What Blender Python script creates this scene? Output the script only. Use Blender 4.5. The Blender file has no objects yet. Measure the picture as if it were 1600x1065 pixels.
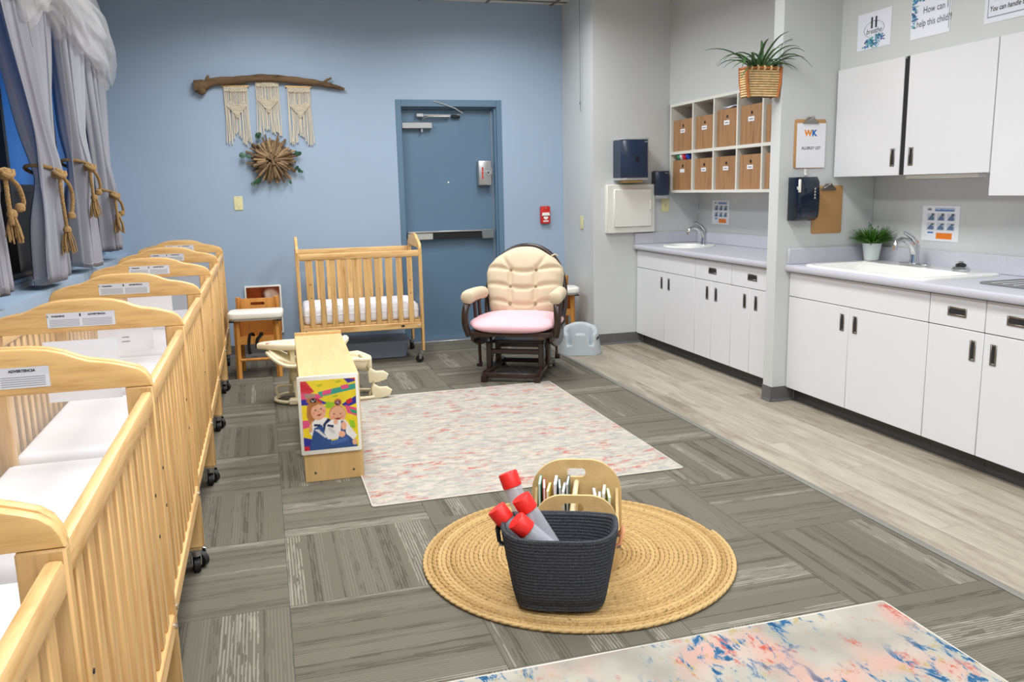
import bpy, bmesh, math, random
import numpy as np
from mathutils import Vector, Matrix

random.seed(7)
rng = np.random.default_rng(7)
S = bpy.context.scene
COL = S.collection
R = math.radians
PI = math.pi

# ------------------------------------------------------------------ camera
CAM_H = 1.4
yaw, pit, rol, fpx = 0.28469, 0.17902, -0.02233, 1310.0
f_ = Vector((math.sin(yaw) * math.cos(pit), math.cos(yaw) * math.cos(pit), -math.sin(pit)))
r_ = Vector((math.cos(yaw), -math.sin(yaw), 0))
u_ = r_.cross(f_)
r2 = r_ * math.cos(rol) + u_ * math.sin(rol)
u2 = -r_ * math.sin(rol) + u_ * math.cos(rol)
cam_d = bpy.data.cameras.new('camera')
cam = bpy.data.objects.new('camera', cam_d)
COL.objects.link(cam)
cam.matrix_world = Matrix(((r2.x, u2.x, -f_.x, 0), (r2.y, u2.y, -f_.y, 0), (r2.z, u2.z, -f_.z, CAM_H), (0, 0, 0, 1)))
cam_d.sensor_width = 36
cam_d.lens = 36 * fpx / 1600
cam_d.clip_start = 0.02
S.camera = cam

# ------------------------------------------------------------------ world, lights, exposure
W = bpy.data.worlds.new('world')
S.world = W
W.use_nodes = True
W.node_tree.nodes['Background'].inputs[0].default_value = (0.75, 0.85, 1.0, 1)
W.node_tree.nodes['Background'].inputs[1].default_value = 0.15
S.view_settings.view_transform = 'Standard'
S.view_settings.look = 'None'
S.view_settings.gamma = 1
S.view_settings.use_curve_mapping = False
S.view_settings.exposure = 0.22
try: S.cycles.transparent_max_bounces = 48
except Exception: pass
CEIL = 3.05
TROFFERS = [(x, y) for y in (-0.4, 1.8, 4.0, 6.2) for x in (0.15, 1.95)]
TROFFER_W = 29.0
LAMP_COL = (0.975, 0.99, 1.0)
for i, (x, y) in enumerate(TROFFERS):
    ld = bpy.data.lights.new('troffer_lamp', 'AREA')
    ld.shape = 'RECTANGLE'; ld.size = 0.52; ld.size_y = 1.12
    ld.energy = TROFFER_W; ld.color = LAMP_COL; ld.spread = R(160)
    lo = bpy.data.objects.new('troffer_lamp', ld)
    COL.objects.link(lo)
    lo.location = (x, y, CEIL - 0.035)

# ------------------------------------------------------------------ helpers
def lin(c):
    c = np.asarray(c, float)
    if c.max() > 1.0: c = c / 255.0
    return np.where(c <= 0.04045, c / 12.92, ((c + 0.055) / 1.055) ** 2.4)
def L4(c): return tuple(lin(c)) + (1.0,)

class NT:
    """small node helper"""
    def __init__(s, name):
        s.m = bpy.data.materials.new(name); s.m.use_nodes = True
        s.t = s.m.node_tree; s.n = s.t.nodes; s.p = s.n['Principled BSDF']; s.out = s.n['Material Output']
    def node(s, t, **k):
        n = s.n.new(t)
        for a, v in k.items():
            if a.startswith('i_'):
                n.inputs[a[2:].replace('_', ' ')].default_value = v
            else: setattr(n, a, v)
        return n
    def link(s, a, b): s.t.links.new(a, b)
    def math(s, op, a, b=None, clamp=False):
        n = s.n.new('ShaderNodeMath'); n.operation = op; n.use_clamp = clamp
        for i, v in enumerate((a, b)):
            if v is None: continue
            if isinstance(v, (int, float)): n.inputs[i].default_value = v
            else: s.link(v, n.inputs[i])
        return n.outputs[0]
    def mix(s, fac, a, b, kind='MIX'):
        n = s.n.new('ShaderNodeMix'); n.data_type = 'RGBA'; n.blend_type = kind
        for i, v in ((0, fac), (6, a), (7, b)):
            if isinstance(v, (int, float)): n.inputs[i].default_value = v
            elif isinstance(v, tuple): n.inputs[i].default_value = v
            else: s.link(v, n.inputs[i])
        return n.outputs[2]
    def ramp(s, fac, stops, interp='LINEAR'):
        n = s.n.new('ShaderNodeValToRGB'); n.color_ramp.interpolation = interp
        e = n.color_ramp.elements
        while len(e) < len(stops): e.new(0.5)
        for k, (p, c) in enumerate(stops):
            e[k].position = p; e[k].color = c if isinstance(c, tuple) and len(c) == 4 else ((c, c, c, 1) if isinstance(c, (int, float)) else L4(c))
        s.link(fac, n.inputs[0]); return n.outputs[0]
    def obj_co(s, scale=(1, 1, 1), rnd=False):
        tc = s.n.new('ShaderNodeTexCoord'); mp = s.n.new('ShaderNodeMapping')
        mp.inputs['Scale'].default_value = scale
        s.link(tc.outputs['Object'], mp.inputs[0])
        if rnd:
            oi = s.n.new('ShaderNodeObjectInfo'); k = s.math('MULTIPLY', oi.outputs['Random'], 40.0)
            cb = s.n.new('ShaderNodeCombineXYZ')
            for i in range(3): s.link(k, cb.inputs[i])
            s.link(cb.outputs[0], mp.inputs['Location'])
        return mp.outputs[0]
    def noise(s, co, scale=5, detail=3, rough=0.5, dist=0.0):
        n = s.n.new('ShaderNodeTexNoise'); n.inputs['Scale'].default_value = scale; n.inputs['Detail'].default_value = detail
        n.inputs['Roughness'].default_value = rough; n.inputs['Distortion'].default_value = dist
        if co is not None: s.link(co, n.inputs['Vector'])
        return n.outputs['Fac']
    def bump(s, h, strength=0.2, dist=0.002):
        b = s.n.new('ShaderNodeBump'); b.inputs['Strength'].default_value = strength; b.inputs['Distance'].default_value = dist
        s.link(h, b.inputs['Height']); s.link(b.outputs[0], s.p.inputs['Normal'])
    def base(s, c, rough=0.5, metal=0.0, spec=0.5):
        if isinstance(c, (tuple, list)): s.p.inputs['Base Color'].default_value = L4(c) if len(c) == 3 else c
        else: s.link(c, s.p.inputs['Base Color'])
        s.p.inputs['Roughness'].default_value = rough; s.p.inputs['Metallic'].default_value = metal
        s.p.inputs['Specular IOR Level'].default_value = spec
        return s.m

def plain(name, c, rough=0.5, metal=0.0, spec=0.5, var=0.06, scale=6.0, bump=0.0, bscale=200, bdist=0.001):
    t = NT(name)
    co = t.obj_co()
    n = t.noise(co, scale, 3)
    a = lin(c); lo = tuple(np.clip(a * (1 - var), 0, 1)) + (1,); hi = tuple(np.clip(a * (1 + var), 0, 1)) + (1,)
    t.base(t.ramp(n, [(0.3, lo), (0.7, hi)]), rough, metal, spec)
    if bump: t.bump(t.noise(co, bscale, 2), bump, bdist)
    return t.m

def wood(name, c1, c2, axis='z', scale=1.0, rough=0.42, spec=0.4, rnd=True, vary=0.0):
    t = NT(name)
    st = {'x': (1.2, 14, 14), 'y': (14, 1.2, 14), 'z': (14, 14, 1.2)}[axis]
    co = t.obj_co(tuple(v * scale for v in st), rnd)
    n1 = t.noise(co, 2.2, 4, 0.6, 0.6)
    n2 = t.noise(co, 9, 3, 0.6)
    f = t.math('ADD', t.math('MULTIPLY', n1, 0.7), t.math('MULTIPLY', n2, 0.3))
    col = t.ramp(f, [(0.34, c2), (0.5, c1), (0.68, tuple(min(255, int(v * 1.05)) for v in c1))])
    if vary:
        oi = t.n.new('ShaderNodeObjectInfo')
        col = t.mix(1.0, col, t.ramp(oi.outputs['Random'], [(0.0, 1 - vary), (1.0, 1.0)]), 'MULTIPLY')
    t.base(col, rough, 0, spec)
    t.bump(n2, 0.06, 0.002)
    return t.m

class B:
    """collects geometry, then becomes ONE mesh object"""
    def __init__(s): s.v = []; s.f = []
    def add(s, v, f):
        o = len(s.v); s.v += [tuple(p) for p in v]; s.f += [tuple(i + o for i in q) for q in f]; return s
    def bm(s, bm):
        bm.verts.index_update()
        s.add([v.co[:] for v in bm.verts], [[v.index for v in f.verts] for f in bm.faces]); bm.free(); return s
    def box(s, x0, x1, y0, y1, z0, z1, bev=0.0, seg=1):
        if bev <= 0:
            return s.add([(x0, y0, z0), (x1, y0, z0), (x1, y1, z0), (x0, y1, z0), (x0, y0, z1), (x1, y0, z1), (x1, y1, z1), (x0, y1, z1)],
                         [(0, 3, 2, 1), (4, 5, 6, 7), (0, 1, 5, 4), (1, 2, 6, 5), (2, 3, 7, 6), (3, 0, 4, 7)])
        bm = bmesh.new()
        bmesh.ops.create_cube(bm, size=1)
        for v in bm.verts: v.co = Vector(((x0 + x1) / 2 + v.co.x * (x1 - x0), (y0 + y1) / 2 + v.co.y * (y1 - y0), (z0 + z1) / 2 + v.co.z * (z1 - z0)))
        bmesh.ops.bevel(bm, geom=bm.edges[:], offset=bev, segments=seg, affect='EDGES', profile=0.5)
        return s.bm(bm)
    def tube(s, pts, r, n=8, closed=False, caps=True, flat=None):
        P = [Vector(p) for p in pts]; m = len(P)
        rr = [r] * m if isinstance(r, (int, float)) else list(r)
        T = []
        for i in range(m):
            a = P[(i - 1) % m] if (closed or i > 0) else P[i]
            b = P[(i + 1) % m] if (closed or i < m - 1) else P[i]
            d = (b - a); T.append(d.normalized() if d.length > 1e-9 else Vector((0, 0, 1)))
        up = Vector((0, 0, 1)) if abs(T[0].z) < 0.9 else Vector((1, 0, 0))
        N = (up - T[0] * up.dot(T[0])).normalized()
        V = []
        for i in range(m):
            N = (N - T[i] * N.dot(T[i]))
            N = N.normalized() if N.length > 1e-6 else T[i].orthogonal().normalized()
            Bn = T[i].cross(N)
            for k in range(n):
                a = 2 * PI * k / n
                fx, fy = (1, 1) if flat is None else flat
                V.append(P[i] + (N * math.cos(a) * fx + Bn * math.sin(a) * fy) * rr[i])
        F = []
        for i in range(m if closed else m - 1):
            j = (i + 1) % m
            for k in range(n):
                l = (k + 1) % n
                F.append((i * n + k, i * n + l, j * n + l, j * n + k))
        if caps and not closed:
            F.append(tuple(reversed(range(n)))); F.append(tuple(range((m - 1) * n, m * n)))
        return s.add(V, F)
    def cyl(s, p0, p1, r0, r1=None, n=16): return s.tube([p0, p1], [r0, r0 if r1 is None else r1], n)
    def lathe(s, prof, n=24, c=(0, 0, 0), sx=1.0, sy=1.0, cap0=True, cap1=True):
        V = []; F = []; m = len(prof)
        for r, z in prof:
            for k in range(n):
                a = 2 * PI * k / n
                V.append((c[0] + r * math.cos(a) * sx, c[1] + r * math.sin(a) * sy, c[2] + z))
        for i in range(m - 1):
            for k in range(n):
                l = (k + 1) % n
                F.append((i * n + k, i * n + l, (i + 1) * n + l, (i + 1) * n + k))
        if cap0: F.append(tuple(reversed(range(n))))
        if cap1: F.append(tuple(range((m - 1) * n, m * n)))
        return s.add(V, F)
    def prism(s, out, d0, d1, axis='y', bev=0.0, seg=2):
        mp = {'x': lambda a, b, d: (d, a, b), 'y': lambda a, b, d: (a, d, b), 'z': lambda a, b, d: (a, b, d)}[axis]
        bm = bmesh.new()
        A = [bm.verts.new(mp(a, b, d0)) for a, b in out]; C = [bm.verts.new(mp(a, b, d1)) for a, b in out]
        n = len(out)
        f0 = bm.faces.new(A); f1 = bm.faces.new(list(reversed(C)))
        for i in range(n): bm.faces.new((A[(i + 1) % n], A[i], C[i], C[(i + 1) % n]))
        bmesh.ops.recalc_face_normals(bm, faces=bm.faces[:])
        if bev > 0:
            es = [e for e in bm.edges if (f0 in e.link_faces or f1 in e.link_faces)]
            bmesh.ops.bevel(bm, geom=es, offset=bev, segments=seg, affect='EDGES', profile=0.5)
        return s.bm(bm)
    def grid(s, fn, nu, nv, cu=False, cv=False):
        V = [fn(i / (nu if cu else nu - 1), j / (nv if cv else nv - 1)) for j in range(nv) for i in range(nu)]
        F = []
        for j in range(nv if cv else nv - 1):
            for i in range(nu if cu else nu - 1):
                a, b = (i + 1) % nu, (j + 1) % nv
                F.append((j * nu + i, j * nu + a, b * nu + a, b * nu + i))
        return s.add(V, F)
    def xform(s, M, start=0):
        s.v[start:] = [tuple(M @ Vector(p)) for p in s.v[start:]]; return s
    def mesh(s, name, smooth=True, ang=38):
        me = bpy.data.meshes.new(name)
        me.from_pydata(s.v, [], s.f); me.validate(); me.update()
        bm = bmesh.new(); bm.from_mesh(me); bmesh.ops.recalc_face_normals(bm, faces=bm.faces[:]); bm.to_mesh(me); bm.free()
        if smooth and len(me.polygons):
            me.polygons.foreach_set('use_smooth', [True] * len(me.polygons))
            me.set_sharp_from_angle(angle=R(ang))
        return me
    def obj(s, name, m, parent=None, smooth=True, ang=38, sub=0):
        return link(name, s.mesh(name, smooth, ang), m, parent, sub)

def link(name, me, m=None, parent=None, sub=0):
    o = bpy.data.objects.new(name, me); COL.objects.link(o)
    if m is not None and not me.materials: me.materials.append(m)
    if parent is not None: o.parent = parent
    if sub:
        md = o.modifiers.new('subd', 'SUBSURF'); md.levels = sub; md.render_levels = sub
    return o
def tag(o, label=None, cat=None, group=None, kind=None):
    if label: o['label'] = label
    if cat: o['category'] = cat
    if group: o['group'] = group
    if kind: o['kind'] = kind
    return o
def thing(name, label, cat, loc=(0, 0, 0), rz=0.0, group=None):
    o = bpy.data.objects.new(name, None); COL.objects.link(o); o.empty_display_size = 0.05
    o.location = loc; o.rotation_euler = (0, 0, rz)
    return tag(o, label, cat, group)
def struct(o): o['kind'] = 'structure'; return o
CH = {}
def dup(root, loc=None, rz=None, label=None, skip=()):
    r = root.copy(); COL.objects.link(r)
    if loc is not None: r.location = loc
    if rz is not None: r.rotation_euler = (0, 0, rz)
    if label: r['label'] = label
    for ch in list(root.children):
        if any(ch.name.startswith(k) for k in skip): continue
        c = ch.copy(); COL.objects.link(c); c.parent = r
        for g in list(ch.children):
            d = g.copy(); COL.objects.link(d); d.parent = c
    return r

def text(name, s, size, m, parent, loc, rot=(PI / 2, 0, 0), align='CENTER', ext=0.0, shear=0.0, bold=0.0, sx=1.0):
    cu = bpy.data.curves.new(name, 'FONT'); cu.body = s; cu.size = size; cu.align_x = align; cu.align_y = 'CENTER'
    cu.extrude = ext; cu.shear = shear; cu.offset = bold; cu.resolution_u = 3
    t = bpy.data.objects.new(name, cu); COL.objects.link(t)
    me = bpy.data.meshes.new_from_object(t)
    bpy.data.objects.remove(t); bpy.data.curves.remove(cu)
    me.name = name
    if len(me.materials): me.materials.clear()
    o = link(name, me, m, parent); o.location = loc; o.rotation_euler = rot; o.scale = (sx, 1, 1)
    return o

class Paint:
    """a flat print drawn as shapes, stored as colours on a fine grid"""
    def __init__(s, nx, ny, asp, bg):
        s.nx, s.ny, s.asp = nx, ny, asp
        u, v = np.meshgrid(np.linspace(0, 1, nx), np.linspace(0, 1, ny)); s.u, s.v = u, v
        s.c = np.ones((ny, nx, 3)) * lin(bg)
    def put(s, m, col): s.c[m] = lin(col); return s
    def ell(s, x, y, rx, ry, col, a=0.0):
        dx, dy = s.u - x, (s.v - y) / s.asp
        ca, sa = math.cos(a), math.sin(a)
        p, q = dx * ca + dy * sa, -dx * sa + dy * ca
        return s.put((p / rx) ** 2 + (q / (ry / s.asp)) ** 2 < 1, col)
    def ring(s, x, y, r, w, col):
        d = np.hypot(s.u - x, (s.v - y) / s.asp); return s.put(abs(d - r) < w, col)
    def rect(s, x0, x1, y0, y1, col): return s.put((s.u > x0) & (s.u < x1) & (s.v > y0) & (s.v < y1), col)
    def poly(s, pts, col):
        x, y = s.u, s.v; ins = np.zeros(x.shape, bool); n = len(pts)
        for i in range(n):
            (x1, y1), (x2, y2) = pts[i], pts[(i + 1) % n]
            if y1 == y2: continue
            c = ((y1 > y) != (y2 > y)) & (x < (x2 - x1) * (y - y1) / (y2 - y1) + x1); ins ^= c
        return s.put(ins, col)
    def soften(s, n=1, seed=3, amt=.10):
        rg = np.random.default_rng(seed)
        lo = rg.random((12, 9)); iy = np.linspace(0, 10.99, s.ny); ix = np.linspace(0, 7.99, s.nx)
        a, b_ = iy.astype(int), ix.astype(int); fy, fx = (iy - a)[:, None], (ix - b_)[None, :]
        g = lo[a][:, b_] * (1 - fy) * (1 - fx) + lo[a + 1][:, b_] * fy * (1 - fx) + lo[a][:, b_ + 1] * (1 - fy) * fx + lo[a + 1][:, b_ + 1] * fy * fx
        s.c *= (1 + amt * 2 * (g - .5) + .05 * (rg.random((s.ny, s.nx)) - .5))[:, :, None]
        for _ in range(n):
            c = np.pad(s.c, ((1, 1), (1, 1), (0, 0)), 'edge')
            s.c = sum(c[i:i + s.ny, j:j + s.nx] * w for i, j, w in [(1, 1, .25), (0, 1, .125), (2, 1, .125), (1, 0, .125), (1, 2, .125), (0, 0, .0625), (0, 2, .0625), (2, 0, .0625), (2, 2, .0625)])
        return s
    def obj(s, name, w, h, parent=None, rough=0.35, mat_=None):
        V = [(-w / 2 + w * a, 0, h * b) for b in np.linspace(0, 1, s.ny) for a in np.linspace(0, 1, s.nx)]
        F = [(j * s.nx + i, j * s.nx + i + 1, (j + 1) * s.nx + i + 1, (j + 1) * s.nx + i) for j in range(s.ny - 1) for i in range(s.nx - 1)]
        me = bpy.data.meshes.new(name); me.from_pydata(V, [], F); me.update()
        at = me.color_attributes.new('print', 'FLOAT_COLOR', 'POINT')
        cc = np.concatenate([s.c.reshape(-1, 3), np.ones((s.nx * s.ny, 1))], 1).astype(np.float32)
        at.data.foreach_set('color', cc.ravel())
        return link(name, me, mat_ or PRINT, parent)
def print_mat(name, rough):
    t = NT(name); a = t.n.new('ShaderNodeVertexColor'); a.layer_name = 'print'
    return t.base(a.outputs['Color'], rough)
PRINT = print_mat('printed_paper', 0.45)
PRINT_GLOSS = print_mat('laminated_print', 0.15)
def sm(x): x = max(0.0, min(1.0, x)); return x * x * (3 - 2 * x)
def interp(x, pts):
    for (a, b), (c, d) in zip(pts, pts[1:]):
        if x <= c: return b + (d - b) * (x - a) / (c - a)
    return pts[-1][1]
def smooth_interp(x, pts):
    for (a, b), (c, d) in zip(pts, pts[1:]):
        if x <= c: return b + (d - b) * sm((x - a) / (c - a))
    return pts[-1][1]
def rounded(x0, x1, y0, y1, r, n=5):
    o = []
    for cx, cy, a0 in ((x1 - r, y1 - r, 0), (x0 + r, y1 - r, 90), (x0 + r, y0 + r, 180), (x1 - r, y0 + r, 270)):
        for k in range(n + 1):
            a = R(a0 + 90 * k / n); o.append((cx + r * math.cos(a), cy + r * math.sin(a)))
    return o
# ------------------------------------------------------------------ materials
M = {}
M['blue'] = plain('blue_wall_paint', (158, 178, 200), 0.6, var=0.02, scale=1.5, bump=0.08, bscale=260)
M['grey'] = plain('grey_wall_paint', (203, 206, 206), 0.6, var=0.02, scale=1.5, bump=0.08, bscale=260)
M['ceil'] = plain('ceiling_tile', (222, 220, 214), 0.8, var=0.03, scale=30, bump=0.3, bscale=120)
M['tbar'] = plain('ceiling_grid', (120, 118, 112), 0.5)
M['doorpaint'] = plain('slate_blue_door_paint', (94, 122, 146), 0.42, var=0.02, bump=0.05, bscale=150)
M['base'] = plain('rubber_cove_base', (96, 96, 96), 0.5, var=0.03)
M['toe'] = plain('dark_toe_kick', (66, 66, 68), 0.55)
M['lam'] = plain('white_laminate', (224, 225, 228), 0.33, var=0.01, scale=2)
M['lam2'] = plain('warm_white_laminate', (228, 228, 220), 0.4, var=0.01)
M['gap'] = plain('dark_gap', (30, 30, 32), 0.8)
M['counter'] = plain('grey_counter_laminate', (196, 196, 206), 0.32, var=0.05, scale=90)
M['porc'] = plain('white_porcelain', (242, 242, 238), 0.12, spec=0.6, var=0.01)
M['chrome'] = plain('chrome', (205, 207, 210), 0.13, 1.0, var=0.02)
M['steel'] = plain('brushed_nickel', (150, 146, 138), 0.32, 1.0, var=0.05)
M['alu'] = plain('aluminium', (190, 192, 194), 0.35, 0.85, var=0.03)
M['blackm'] = plain('black_plastic', (24, 24, 26), 0.4)
M['blackr'] = plain('black_rubber', (20, 20, 22), 0.55)
M['ivory'] = plain('ivory_plastic', (226, 219, 170), 0.4, var=0.01)
M['navy'] = plain('navy_plastic', (30, 46, 72), 0.22, var=0.03)
M['greyp'] = plain('grey_plastic', (170, 172, 172), 0.35, var=0.02)
M['whitep'] = plain('white_plastic', (240, 239, 230), 0.35, var=0.01)
M['paper'] = plain('white_paper', (236, 237, 242), 0.7, var=0.01)
M['red'] = plain('red_cap_plastic', (226, 40, 34), 0.38, var=0.03)
M['redbox'] = plain('red_alarm_plastic', (200, 38, 30), 0.35, var=0.02)
M['kraft'] = plain('kraft_paper', (190, 150, 92), 0.8)
M['pineZ'] = wood('pine_upright', (222, 180, 120), (194, 146, 86), 'z', vary=.12)
M['pineY'] = wood('pine_rail', (224, 184, 126), (198, 150, 90), 'y')
M['pineX'] = wood('pine_board', (222, 180, 118), (196, 148, 90), 'x', rnd=False)
M['maple'] = wood('maple_ply', (212, 180, 126), (204, 170, 116), 'y', 0.7, rough=0.5)
M['mapleZ'] = wood('maple_ply_upright', (214, 178, 122), (206, 168, 110), 'z', 0.7, rough=0.5)
M['honey'] = wood('honey_wood', (212, 148, 74), (186, 122, 56), 'z', 0.8)
M['boxwood'] = wood('walnut_print_box', (166, 126, 88), (136, 98, 66), 'z', 0.9, rough=0.6)
M['espresso'] = wood('espresso_wood', (52, 36, 30), (36, 24, 20), 'z', 0.8, rough=0.28, spec=0.5)
M['drift'] = wood('driftwood', (112, 88, 62), (70, 53, 38), 'x', 1.5, rough=0.85)
M['drift2'] = wood('driftwood_sticks', (168, 138, 102), (108, 82, 56), 'x', 1.5, rough=0.85, vary=.6)
M['hard'] = plain('hardboard', (186, 142, 92), 0.6, var=0.05, scale=40)
M['sheet'] = plain('white_crib_sheet', (246, 246, 252), 0.85, var=0.01, bump=0.15, bscale=350)
M['cream'] = plain('cream_cushion_fabric', (212, 196, 168), 0.92, var=0.04, scale=9, bump=0.25, bscale=420)
M['pink'] = plain('pink_cushion_fabric', (232, 186, 194), 0.92, var=0.03, scale=8, bump=0.2, bscale=420)
M['curtain'] = plain('grey_curtain_fabric', (150, 151, 160), 0.6, spec=0.3, var=0.03, bump=0.1, bscale=500)
M['rope'] = plain('jute_rope', (156, 124, 80), 0.95, var=0.25, scale=160, bump=0.4, bscale=300)
M['cord'] = plain('cotton_cord', (216, 205, 184), 0.95, var=0.07, scale=120)
M['bumbo'] = plain('grey_foam_seat', (186, 194, 198), 0.5, var=0.02)
M['babyfab'] = plain('cream_baby_fabric', (238, 228, 196), 0.85, var=0.03)
M['babyplast'] = plain('cream_baby_plastic', (226, 216, 182), 0.4, var=0.02)
M['brownfab'] = plain('caramel_fabric', (176, 118, 66), 0.9, var=0.08, scale=60)
M['strap'] = plain('black_webbing', (18, 18, 20), 0.7)
M['leather'] = plain('tan_leather', (196, 132, 92), 0.55, var=0.06, scale=30)
M['leaf'] = plain('green_leaf', (62, 98, 56), 0.45, var=0.3, scale=12)
M['leaf2'] = plain('grass_green', (70, 118, 30), 0.5, var=0.35, scale=40)
M['leaf3'] = plain('dark_eucalyptus', (42, 84, 60), 0.5, var=0.2, scale=12)
M['pot'] = plain('white_pot', (214, 222, 222), 0.4, var=0.02)
M['bamboo'] = plain('split_bamboo', (222, 190, 138), 0.5, var=0.2, scale=30)
M['rattan'] = plain('rattan_frame', (176, 104, 50), 0.5, var=0.2, scale=30)
M['ink'] = plain('black_ink', (34, 34, 38), 0.6)
M['inkgrey'] = plain('grey_ink', (110, 112, 118), 0.6)
M['orangei'] = plain('orange_ink', (240, 140, 36), 0.6)
M['bluei'] = plain('blue_ink', (24, 104, 186), 0.6)
M['whitei'] = plain('white_ink', (240, 240, 240), 0.6)
M['matgrey'] = plain('grey_drying_mat', (120, 120, 124), 0.8, var=0.06, scale=80)
M['winblack'] = plain('black_window_frame', (18, 19, 22), 0.35)

def clear_mat(name, tint, alpha, rough=0.05, gloss=0.12):
    t = NT(name)
    tr = t.n.new('ShaderNodeBsdfTransparent'); tr.inputs[0].default_value = (1, 1, 1, 1)
    mx = t.n.new('ShaderNodeMixShader'); mx.inputs[0].default_value = alpha
    t.base(tint, rough); t.p.inputs['Specular IOR Level'].default_value = 0.5
    t.link(tr.outputs[0], mx.inputs[1]); t.link(t.p.outputs[0], mx.inputs[2])
    t.link(mx.outputs[0], t.out.inputs[0]); return t.m
M['acrylic'] = clear_mat('clear_acrylic', (225, 228, 232), 0.05, 0.05)
M['tubeclear'] = clear_mat('frosted_clear_plastic', (205, 206, 216), 0.45, 0.2)
M['binclear'] = clear_mat('cloudy_bin_plastic', (150, 160, 178), 0.72, 0.25)
M['tulle'] = clear_mat('white_tulle', (250, 250, 252), 0.26, 0.9)
M['smoke'] = clear_mat('smoked_blue_plastic', (16, 30, 48), 0.9, 0.08)

def mk_carpet():
    t = NT('striped_carpet_tile')
    tc = t.n.new('ShaderNodeTexCoord'); sp = t.n.new('ShaderNodeSeparateXYZ'); t.link(tc.outputs['Object'], sp.inputs[0])
    u, v = sp.outputs[0], sp.outputs[1]
    oi = t.n.new('ShaderNodeObjectInfo'); rnd = t.math('MULTIPLY', oi.outputs['Random'], 57.0)
    def n1(w, scale, det=1.0):
        n = t.n.new('ShaderNodeTexNoise'); n.noise_dimensions = '1D'; n.inputs['Scale'].default_value = scale; n.inputs['Detail'].default_value = det
        t.link(w, n.inputs['W']); return n.outputs['Fac']
    w = t.math('ADD', v, rnd)
    band = n1(w, 6.5); band2 = n1(t.math('ADD', w, 13.7), 16.0)
    fine = t.math('SINE', t.math('MULTIPLY', v, 2 * PI / 0.0112))
    cb = t.n.new('ShaderNodeCombineXYZ')
    t.link(t.math('MULTIPLY', u, 7.0), cb.inputs[0]); t.link(t.math('MULTIPLY', v, 55.0), cb.inputs[1]); t.link(rnd, cb.inputs[2])
    brk = t.noise(cb.outputs[0], 1.0, 2)
    acc = t.math('MULTIPLY', t.math('GREATER_THAN', band, 0.62), t.math('MULTIPLY', t.math('ADD', t.math('MULTIPLY', t.math('GREATER_THAN', fine, -0.1), 0.75), t.math('MULTIPLY', t.math('GREATER_THAN', brk, 0.60), 0.45)), t.math('GREATER_THAN', brk, 0.40)))
    acc = t.math('MULTIPLY', acc, 0.9, True)
    drk = t.math('MULTIPLY', t.math('LESS_THAN', band2, 0.47), t.math('ADD', t.math('MULTIPLY', t.math('GREATER_THAN', fine, 0.2), 0.6), t.math('MULTIPLY', t.math('GREATER_THAN', brk, 0.52), 0.5)), True)
    grain = t.noise(tc.outputs['Object'], 900, 2)
    c = t.mix(drk, L4((109, 105, 94)), L4((82, 79, 70)))
    pin = t.math('MULTIPLY', t.math('GREATER_THAN', n1(t.math('ADD', w, 31.0), 5.0), 0.5), t.math('MULTIPLY', t.math('GREATER_THAN', fine, 0.25), t.math('GREATER_THAN', brk, 0.36)))
    c = t.mix(t.math('MULTIPLY', pin, 0.4), c, L4((134, 130, 119)))
    c = t.mix(acc, c, L4((154, 150, 139)))
    c = t.mix(0.35, c, t.ramp(grain, [(0.3, 0.55), (0.7, 1.0)]), 'MULTIPLY')
    t.base(c, 0.95, 0, 0.15)
    t.bump(t.math('ADD', t.math('MULTIPLY', fine, 0.3), grain), 0.35, 0.002)
    return t.m
M['carpet'] = mk_carpet()

def mk_vinyl():
    t = NT('pale_oak_vinyl_plank')
    co = t.obj_co((9, 1.1, 9), True)
    n1 = t.noise(co, 1.6, 4, 0.6, 0.8); n2 = t.noise(co, 11, 3, 0.6)
    oi = t.n.new('ShaderNodeObjectInfo')
    f = t.math('ADD', t.math('ADD', t.math('MULTIPLY', n1, 0.62), t.math('MULTIPLY', n2, 0.25)), t.math('MULTIPLY', oi.outputs['Random'], 0.16))
    col = t.ramp(f, [(0.32, (122, 112, 96)), (0.46, (152, 142, 126)), (0.56, (166, 157, 141)), (0.68, (180, 172, 157))])
    t.base(col, 0.42, 0, 0.4); t.bump(n2, 0.05, 0.001)
    return t.m
M['vinyl'] = mk_vinyl()

def mk_rug1():
    t = NT('distressed_pale_rug')
    co = t.obj_co()
    def st(sx, sy, off):
        m = t.n.new('ShaderNodeMapping'); m.inputs['Scale'].default_value = (sx, sy, 1); m.inputs['Location'].default_value = (off, off * 1.7, 0)
        t.link(co, m.inputs[0]); return m.outputs[0]
    big = t.noise(st(1.6, 2.4, 3), 2.2, 2)
    patch = t.noise(st(5.0, 10, 8), 2.6, 5, 0.75)
    redz = t.noise(st(1.0, 2.0, 31), 2.4, 2)
    redp = t.noise(st(3.8, 9, 19), 2.3, 5, 0.8)
    fibre = t.noise(st(120, 120, 0), 5, 2)
    c = t.ramp(patch, [(0.36, (150, 152, 149)), (0.47, (170, 167, 159)), (0.56, (188, 181, 168)), (0.7, (198, 191, 178))])
    c = t.mix(t.ramp(big, [(0.5, 0.0), (0.62, 0.35)]), c, L4((158, 160, 158)))
    m = t.math('MULTIPLY', t.ramp(redz, [(0.43, 0.0), (0.52, 1.0)]), t.ramp(redp, [(0.52, 0.0), (0.59, 1.0)]))
    c = t.mix(t.math('MULTIPLY', m, 0.85), c, t.ramp(redp, [(0.54, (186, 138, 126)), (0.61, (178, 92, 80)), (0.72, (158, 62, 54))]))
    c = t.mix(0.25, c, t.ramp(fibre, [(0.35, 0.75), (0.65, 1.0)]), 'MULTIPLY')
    t.base(c, 0.95, 0, 0.1); t.bump(fibre, 0.3, 0.002)
    return t.m
M['rug1'] = mk_rug1()

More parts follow.
